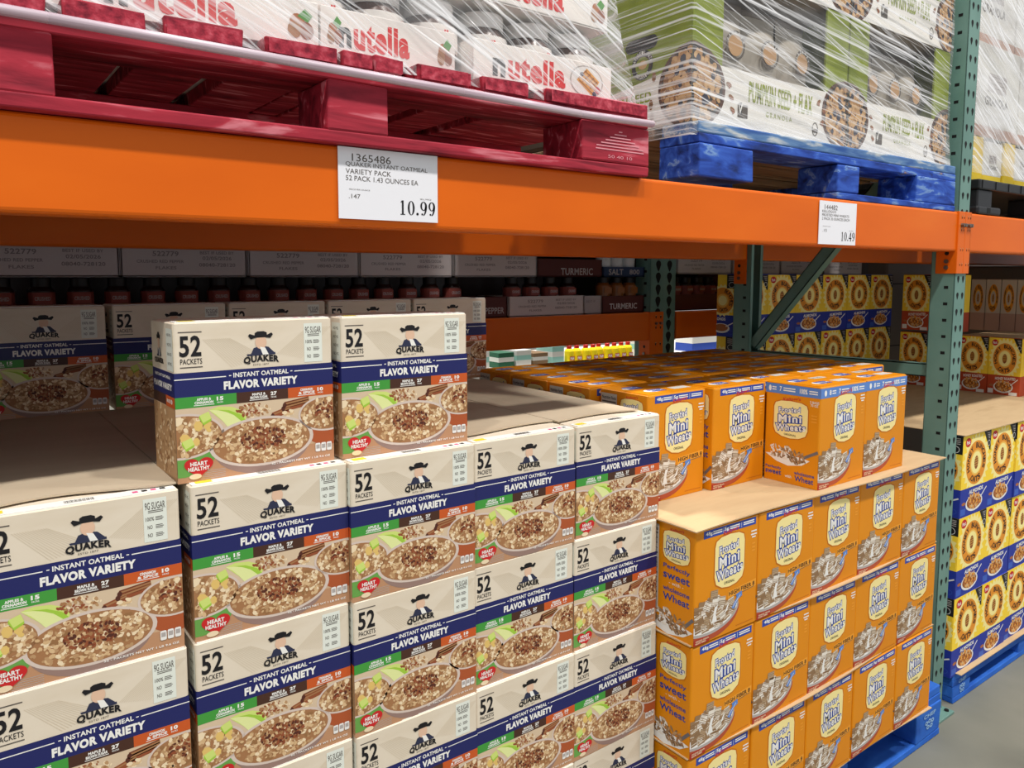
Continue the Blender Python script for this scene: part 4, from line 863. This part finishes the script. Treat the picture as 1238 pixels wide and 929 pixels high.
a.ell(.8, .5, .13, .42, 'milk_grey', 1, 24); a.ell(.8, .5, .122, .39, 'milk', 1.2, 24); a.poly([(.72, .5), (.8, .15), (.9, .45), (.84, .85)], 'waffle', 2)
for i in range(4): a.line(.735+.03*i, .55+.07*i-.1, .80+.028*i, .2+.085*i, .0025, 'waffle_dark', 3); a.line(.74+.015*i, .5-.09*i, .85+.012*i, .8-.1*i, .0022, 'waffle_dark', 3)
a.ell(.885, .68, .022, .1, 'berry', 4, 12); a.ell(.86, .8, .016, .07, 'plum', 4, 12); a.ell(.76, .33, .014, .06, 'plum', 4, 12)
tw = finish(r, mb)
r, mb, a = make_tray()
for x, s in ((.08, 1), (.9, 1.2)):
    a.ell(x, .5, .03*s, .17*s, 'hazel', 2, 16); a.ell(x+.035*s, .62, .028*s, .15*s, 'cin1', 2.2, 16); a.ell(x-.012*s, .64, .026*s, .14*s, 'oats4', 2.4, 16); a.poly([(x, .35), (x+.03*s, .18), (x+.06*s, .3), (x+.04*s, .45)], 'leaf', 2.6)
tn = finish(r, mb)
zn = Z(.2857)
trays = [(tn, -.02, 'tray of hazelnut spread with hazelnuts printed, leftmost on the red pallet'), (tn, .2655, 'tray of hazelnut spread with hazelnuts printed, left of the 10.99 sign'), (tn, .5115, 'tray of hazelnut spread with hazelnuts printed, above the 10.99 sign'), (tw, .783, 'tray of hazelnut spread with a waffle printed, rightmost on the red pallet')]
for t_, x, l_ in trays: t_.place((x, .972+.1, zn), (.0, .0, .0, .02)[[q[1] for q in trays].index(x)], l_, 'hazelnut spread trays, front row', (.725, 1, 1) if x == .5115 else (1.005, 1, 1))
for i, x in enumerate((-.02, .2655, .53, .79)): tn.place((x, 1.2+.1, zn), 0, 'hazelnut spread tray in the second row of the red pallet, %s' % ('leftmost', 'second from left', 'second from right', 'rightmost')[i], 'hazelnut spread trays, second row')
def make_jar():
    r = thing('spread_jar', 'x', 'jar'); mb = MB(); mb.lathe([(.036, 0, None), (.041, .006, None), (.043, .03, None), (.041, .07, None), (.034, .084, None)], 'jar_brown', 20); mb.build('jar_body', r, True)
    mb = MB(); mb.lathe([(.0415, .028, None), (.0442, .04, None), (.0434, .07, None)], 'nut_white', 20); a = Art(mb, (-.03, -.0448, .036), (1, 0, 0), (0, 0, 1), .06, .032, .0003); a.text('n', .2, .6, .15, .4, 'nut_black', 1, .06); a.text('utella', .58, .5, .55, .6, 'nut_red', 1, .06); mb.build('jar_label', r, True)
    mb = MB(); mb.lathe([(.036, .083, None), (.037, .085, None), (.037, .103, None), (.035, .106, None), (.0005, .1062, None)], 'lid_white', 24); mb.build('jar_lid', r, True); return Once(r)
jar = make_jar()
for ti, x in enumerate((-.02, .2655, .5115, .783)):
    for k in range(3): jar.place((x-.09+.09*k, 1.027, zn+.004), jit.uniform(-.6, .6), 'spread jar in the front tray %s, %s' % (('at the far left', 'left of the 10.99 sign', 'above the 10.99 sign', 'with the waffle')[ti], ('left', 'middle', 'right')[k]), 'spread jars in the front trays')
for ti, x in enumerate((-.02, .2655, .53, .79)):
    for k in range(3): jar.place((x-.09+.09*k, 1.26, zn+.004), jit.uniform(-.6, .6), 'spread jar in second-row tray, %s tray, %s' % (('leftmost', 'second from left', 'second from right', 'rightmost')[ti], ('left', 'middle', 'right')[k]), 'spread jars in the second row')
for i, x in enumerate((-.02, .2655, .53, .782)):
    tn.place((x, 1.075, zn+.118), .01*i, 'hazelnut spread tray in the upper layer of the red pallet, %s' % ('leftmost', 'second from left', 'second from right', 'rightmost')[i], 'hazelnut spread trays, upper layer', (.96, 1, 1))
for i, x in enumerate((-.02, .2655, .53, .782)):
    tn.place((x, 1.3, zn+.118), .01*i, 'hazelnut spread tray in the upper layer behind, %s' % ('leftmost', 'second from left', 'second from right', 'rightmost')[i], 'hazelnut spread trays, upper layer behind')
for ti, x in enumerate((.53, .782)):
    for k in range(3): jar.place((x-.09+.09*k, 1.027, zn+.122), jit.uniform(-.6, .6), 'spread jar in the upper layer, %s tray, %s' % (('left', 'right')[ti], ('left', 'middle', 'right')[k]), 'spread jars in the upper layer')

# ------------------------------------------------------------------ upper level: granola cartons on the blue pallet
GW, GD, GH = .512, .34, .29
def make_granola():
    r = thing('granola_carton', 'x', 'carton'); mb = MB(); w, d, h = GW, GD, GH; t = .005; st = .098; pw = .085
    mb.box(-w/2, w/2, -d/2, d/2, 0, t, 'carton_in'); mb.box(-w/2, w/2, d/2-t, d/2, t, h, 'olive')
    for s in (-1, 1):
        xa, xb = (-w/2, -w/2+t) if s < 0 else (w/2-t, w/2)
        mb.box(xa, xb, -d/2, d/2-t, t, h, 'olive', .0008)
        xa, xb = (-w/2+t, -w/2+pw) if s < 0 else (w/2-pw, w/2-t); mb.box(xa, xb, -d/2, -d/2+t, t, h, 'olive', .0008)
    mb.box(-w/2+pw, w/2-pw, -d/2, -d/2+t, t, st, 'granola_white', .0008)
    a = Art(mb, (-w/2, -d/2, 0), (1, 0, 0), (0, 0, 1), w, h, .00018)
    a.rect(0, .61, 1, 1, 'granola_white', 0); a.rect(0, .61, pw/w, .66, 'granola_white', 0)
    # the wooden bowl that wraps both corners
    for cx in (0, 1):
        a.ell(cx, .765, .185, .27, 'bowl_wood', 2, 44); a.ell(cx, .765, .17, .25, 'dark_in', 2.4, 44)
        a.scatter(cx, .77, .158, .23, 520, .0125, ['gran0', 'gran1', 'gran2', 'gran1', 'gran0'], 2.8, 5, .8); a.scatter(cx, .77, .13, .2, 22, .014, ['blueberry'], 4, 6, .9)
    a.text('PUMPKIN SEED + FLAX', .535, .735, .42, .14, 'olive_text', 3, .02); a.text('G R A N O L A', .52, .865, .17, .035, 'olive_text', 3)
    a.rect(.27, .82, .285, .9, 'ink', 3); a.rect(.26, .83, .32, .92, 'ink_soft', 2.8); a.poly([(.265, .84), (.275, .9), (.29, .83), (.283, .83), (.275, .87), (.27, .84)], 'white', 3.4)
    a.ring(.77, .9, .021, .05, .004, 'ink_soft', 3); a.rect(.752, .9, .788, .925, 'ink_soft', 3)
    for x, y in ((.205, .72), (.22, .8), (.23, .88), (.83, .75), (.82, .84), (.79, .7)): a.ell(x, y, .009, .03, 'gran2', 3, 10, rot=x*9); a.ell(x+.003, y+.01, .005, .018, 'cin1', 3.2, 8)
    for sx in (-1, 1):
        a = Art(mb, (-w/2, d/2, 0), (0, -1, 0), (0, 0, 1), d, h, .00018) if sx < 0 else Art(mb, (w/2, -d/2, 0), (0, 1, 0), (0, 0, 1), d, h, .00018)
        fx = (lambda x: x) if sx < 0 else (lambda x: 1-x)
        a.poly([(0, .72), (fx(.3) if sx < 0 else 1, .72), (1, .62), (1, 1), (0, 1)], 'granola_white', .4)
        cx = fx(1.0); a.ell(cx, .765, .245, .27, 'bowl_wood', 2, 44); a.ell(cx, .765, .222, .25, 'dark_in', 2.4, 44)
        a.scatter(cx, .77, .21, .23, 520, .0185, ['gran0', 'gran1', 'gran2', 'gran1', 'gran0'], 2.8, 15, .8); a.scatter(cx, .77, .17, .2, 24, .021, ['blueberry'], 4, 16, .9)
        hx = fx(.615); a.rrect(hx-.13, .375, hx+.13, .465, .045, 'slot', 2)
        ex = fx(.625); a.ell(ex, .56, .085, .1, 'ink', 2, 28); a.ell(ex, .565, .054, .06, 'olive', 2.4, 24); a.ell(ex+.005, .56, .035, .03, 'gran1', 2.6, 14); a.arc("NATURE'S PATH", ex, .56, .069, -85, 85, .022, 'white', 3, .01); a.arc('ORGANIC', ex, .56, .069, 225, 135, .022, 'white', 3, .01, inside=True)
        a.text('PUMPKIN SEED', fx(.45), .78, .5, .075, 'olive_text', 3, .02); a.text('+ FLAX', fx(.55), .865, .22, .07, 'olive_text', 3, .02)
        for x, y in ((.7, .84), (.71, .92), (.72, .66)): a.ell(fx(x), y, .016, .035, 'gran2', 3, 10)
    mb.build('printed_carton', r); return Once(r)
gc = make_granola()
def make_pouch():
    r = thing('granola_pouch', 'x', 'pouch'); mb = MB(); w, h = .108, .24; nx, nz = 8, 12; vs = []
    for s in (-1, 1):
        for j in range(nz+1):
            for i in range(nx+1):
                u, v = i/nx*2-1, j/nz; fat = .032*(1-u*u)**.5*(1-v**3)**.7*(.6+.4*min(1, v*5)); vs.append((u*w/2*(1-.03*math.sin(v*9)), s*(fat+.0006), v*h))
    q = (nx+1)*(nz+1); fs = []
    for j in range(nz):
        for i in range(nx):
            a_ = j*(nx+1)+i; fs.append((a_, a_+1, a_+nx+2, a_+nx+1)); fs.append((q+a_+1, q+a_, q+a_+nx+1, q+a_+nx+2))
    mb.add(vs, fs, 'pouch'); mb.box(-w/2, w/2, -.0012, .0012, h-.002, h+.012, 'pouch_dark'); mb.build('pouch_bag', r, True)
    mb = MB(); a = Art(mb, (-.048, -.0345, .075), (1, 0, 0), (0, 0, 1), .096, .12, .0003); a.text('PUMPKIN', .5, .88, .9, .2, 'ink_soft', 1, .02); a.ring(.5, .3, .3, .24, .05, 'ink_soft', 1, 22); a.ell(.5, .3, .22, .17, 'oats2', 1.2, 20); a.arc('ORGANIC', .5, .3, .26, -80, 80, .06, 'milk', 2); o = mb.build('pouch_print', r); return Once(r)
gp = make_pouch()
gx = [(1.141, 1.663, 1.0), (1.668, 2.146, .92)]
for lv in range(2):
    for c, (xa, xb, s) in enumerate(gx):
        zz = Z(.2862)+lv*(GH+.001); gc.place(((xa+xb)/2, .985+GD/2, zz), (.0, .004)[c]-.002*lv, 'green and white granola carton on the blue pallet, %s, %s layer' % (('left', 'right')[c], ('lower', 'upper')[lv]), 'granola cartons on the blue pallet', ((xb-xa)/GW, 1, 1))
        for k in range(3):
            gp.place(((xa+xb)/2+(-.115+.112*k)*s, 1.036, zz+.006), jit.uniform(-.05, .05), 'grey granola pouch in the %s %s carton, %s' % (('lower', 'upper')[lv], ('left', 'right')[c], ('left', 'middle', 'right')[k]), 'granola pouches', (s, 1, 1))
# goods on the black pallet
def carry(name, x0, x1, y0, y1, z0, h, bands, label, cat, word=None):
    mb = MB(); mb.carton(x1-x0, y1-y0, h, .005, [(h*a_, h*b_, m) for a_, b_, m in bands], bands[-1][2])
    if word:
        a = Art(mb, (-(x1-x0)/2, -(y1-y0)/2, 0), (1, 0, 0), (0, 0, 1), x1-x0, h); a.text(word, .5, .6, .5, .1, 'ink_soft', 1, .02); a.rect(.3, .3, .7, .5, 'milk_grey', 1)
        for i in range(4): a.line(.35, .33+.04*i, .65, .33+.04*i, .0015, 'ink_soft', 2)
    return tag(mb.build(name, loc=((x0+x1)/2, (y0+y1)/2, z0)), label, cat, 'goods on the black pallet')
for i, x in enumerate((2.33, 2.545, 2.76)):
    carry('yellow_carton', x, x+.075, 1.0, 1.1, Z(.263), .125, [(0, 1, 'item_yellow')], 'yellow carton on the black pallet, %s from the green post' % ORD[i].replace('leftmost', 'first'), 'carton')
    carry('white_carton', x+.08, x+.205, 1.002, 1.1, Z(.263), .118, [(0, .2, 'item_yellow'), (.2, 1, 'far_white')], 'white printed carton on the black pallet, %s from the green post' % ORD[i].replace('leftmost', 'first'), 'carton', 'ORGANIC')
for lv in range(2):
    for i in range(3):
        carry('kraft_carton', 2.32+.31*i, 2.62+.31*i, 1.0+.02*lv, 1.3, Z(.392)+lv*.26, .255, [(0, .12, 'pale_card2'), (.12, 1, 'far_white')], 'pale carton under film in the right bay, %s, %s tier' % (ORD[i].replace('leftmost', 'first'), ('lower', 'upper')[lv]), 'carton', 'GRANOLA')

# ------------------------------------------------------------------ stretch film
def film(name, label, path, zs, m, seed, wob=.006, flare=None, rope=None):
    """film wound round a load: path = plan outline points, zs = heights; flare(u, v, p) moves a point"""
    rnd = random.Random(seed); mb = MB(); pts = []
    for (ax, ay), (bx, by) in zip(path, path[1:]):
        n = max(2, int(math.hypot(bx-ax, by-ay)/.03))
        for i in range(n): pts.append((ax+(bx-ax)*i/n, ay+(by-ay)*i/n))
    pts.append(path[-1]); nz = 16; vs = []; ph = [rnd.uniform(0, 6.28) for _ in range(6)]
    for j in range(nz+1):
        z = zs[0]+(zs[1]-zs[0])*j/nz
        for i, (x, y) in enumerate(pts):
            w = wob*(math.sin(i*.55+j*.3+ph[0])+.6*math.sin(i*.21-j*.9+ph[1])+.4*math.sin(i*1.3+j*1.1+ph[2]))
            p = Vector((x, y-abs(w)*.6, z+w*.25))
            if flare: p = flare(p, j/nz)
            vs.append(p)
    n = len(pts); fs = [(j*n+i, j*n+i+1, (j+1)*n+i+1, (j+1)*n+i) for j in range(nz) for i in range(n-1)]
    mb.add(vs, fs, m); r = thing(name, label, 'stretch film', (path[0][0], path[0][1], zs[0])); part(mb, 'film_sheet', r, True)
    if rope:
        mb = MB(); mb.tube(rope, .006, 'film_rope', 8); part(mb, 'film_rope', r, True)
    return r
def fl_nut(p, v):
    q = p.copy(); k = max(0, 1-v*1.9)
    if p.x > .90: q.x += (.055*k**1.2)*min(1, (p.x-.90)/.03)
    q.y -= .012*k; return q
film('stretch_film', 'clear stretch film around the hazelnut spread on the red pallet', [(-.14, .962), (.60, .962), (.925, .966), (.932, .985), (.936, 1.4)], (Z(.268), Z(.60)), 'film_a', 3, flare=fl_nut,
     rope=[(-.14, .932, Z(.262)), (.1, .931, Z(.2585)), (.35, .9305, Z(.256)), (.6, .931, Z(.254)), (.82, .931, Z(.251)), (.985, .934, Z(.2545))])
def fl_gran(p, v):
    q = p.copy(); k = max(0, 1-v*5); q.y -= .012*k
    if p.x < 1.15: q.x -= .01*k
    return q
film('stretch_film', 'clear streaky stretch film around the granola cartons on the blue pallet', [(1.134, 1.3), (1.134, .985), (1.14, .979), (2.14, .979), (2.152, .99), (2.155, 1.3)], (Z(.258), Z(.92)), 'film_b', 6, .003, flare=fl_gran)
film('stretch_film', 'dense whitish stretch film around the load on the black pallet', [(2.29, 1.35), (2.29, .992), (2.30, .984), (3.3, .984), (3.31, 1.3)], (Z(.285), Z(.95)), 'film_c', 9, .007)
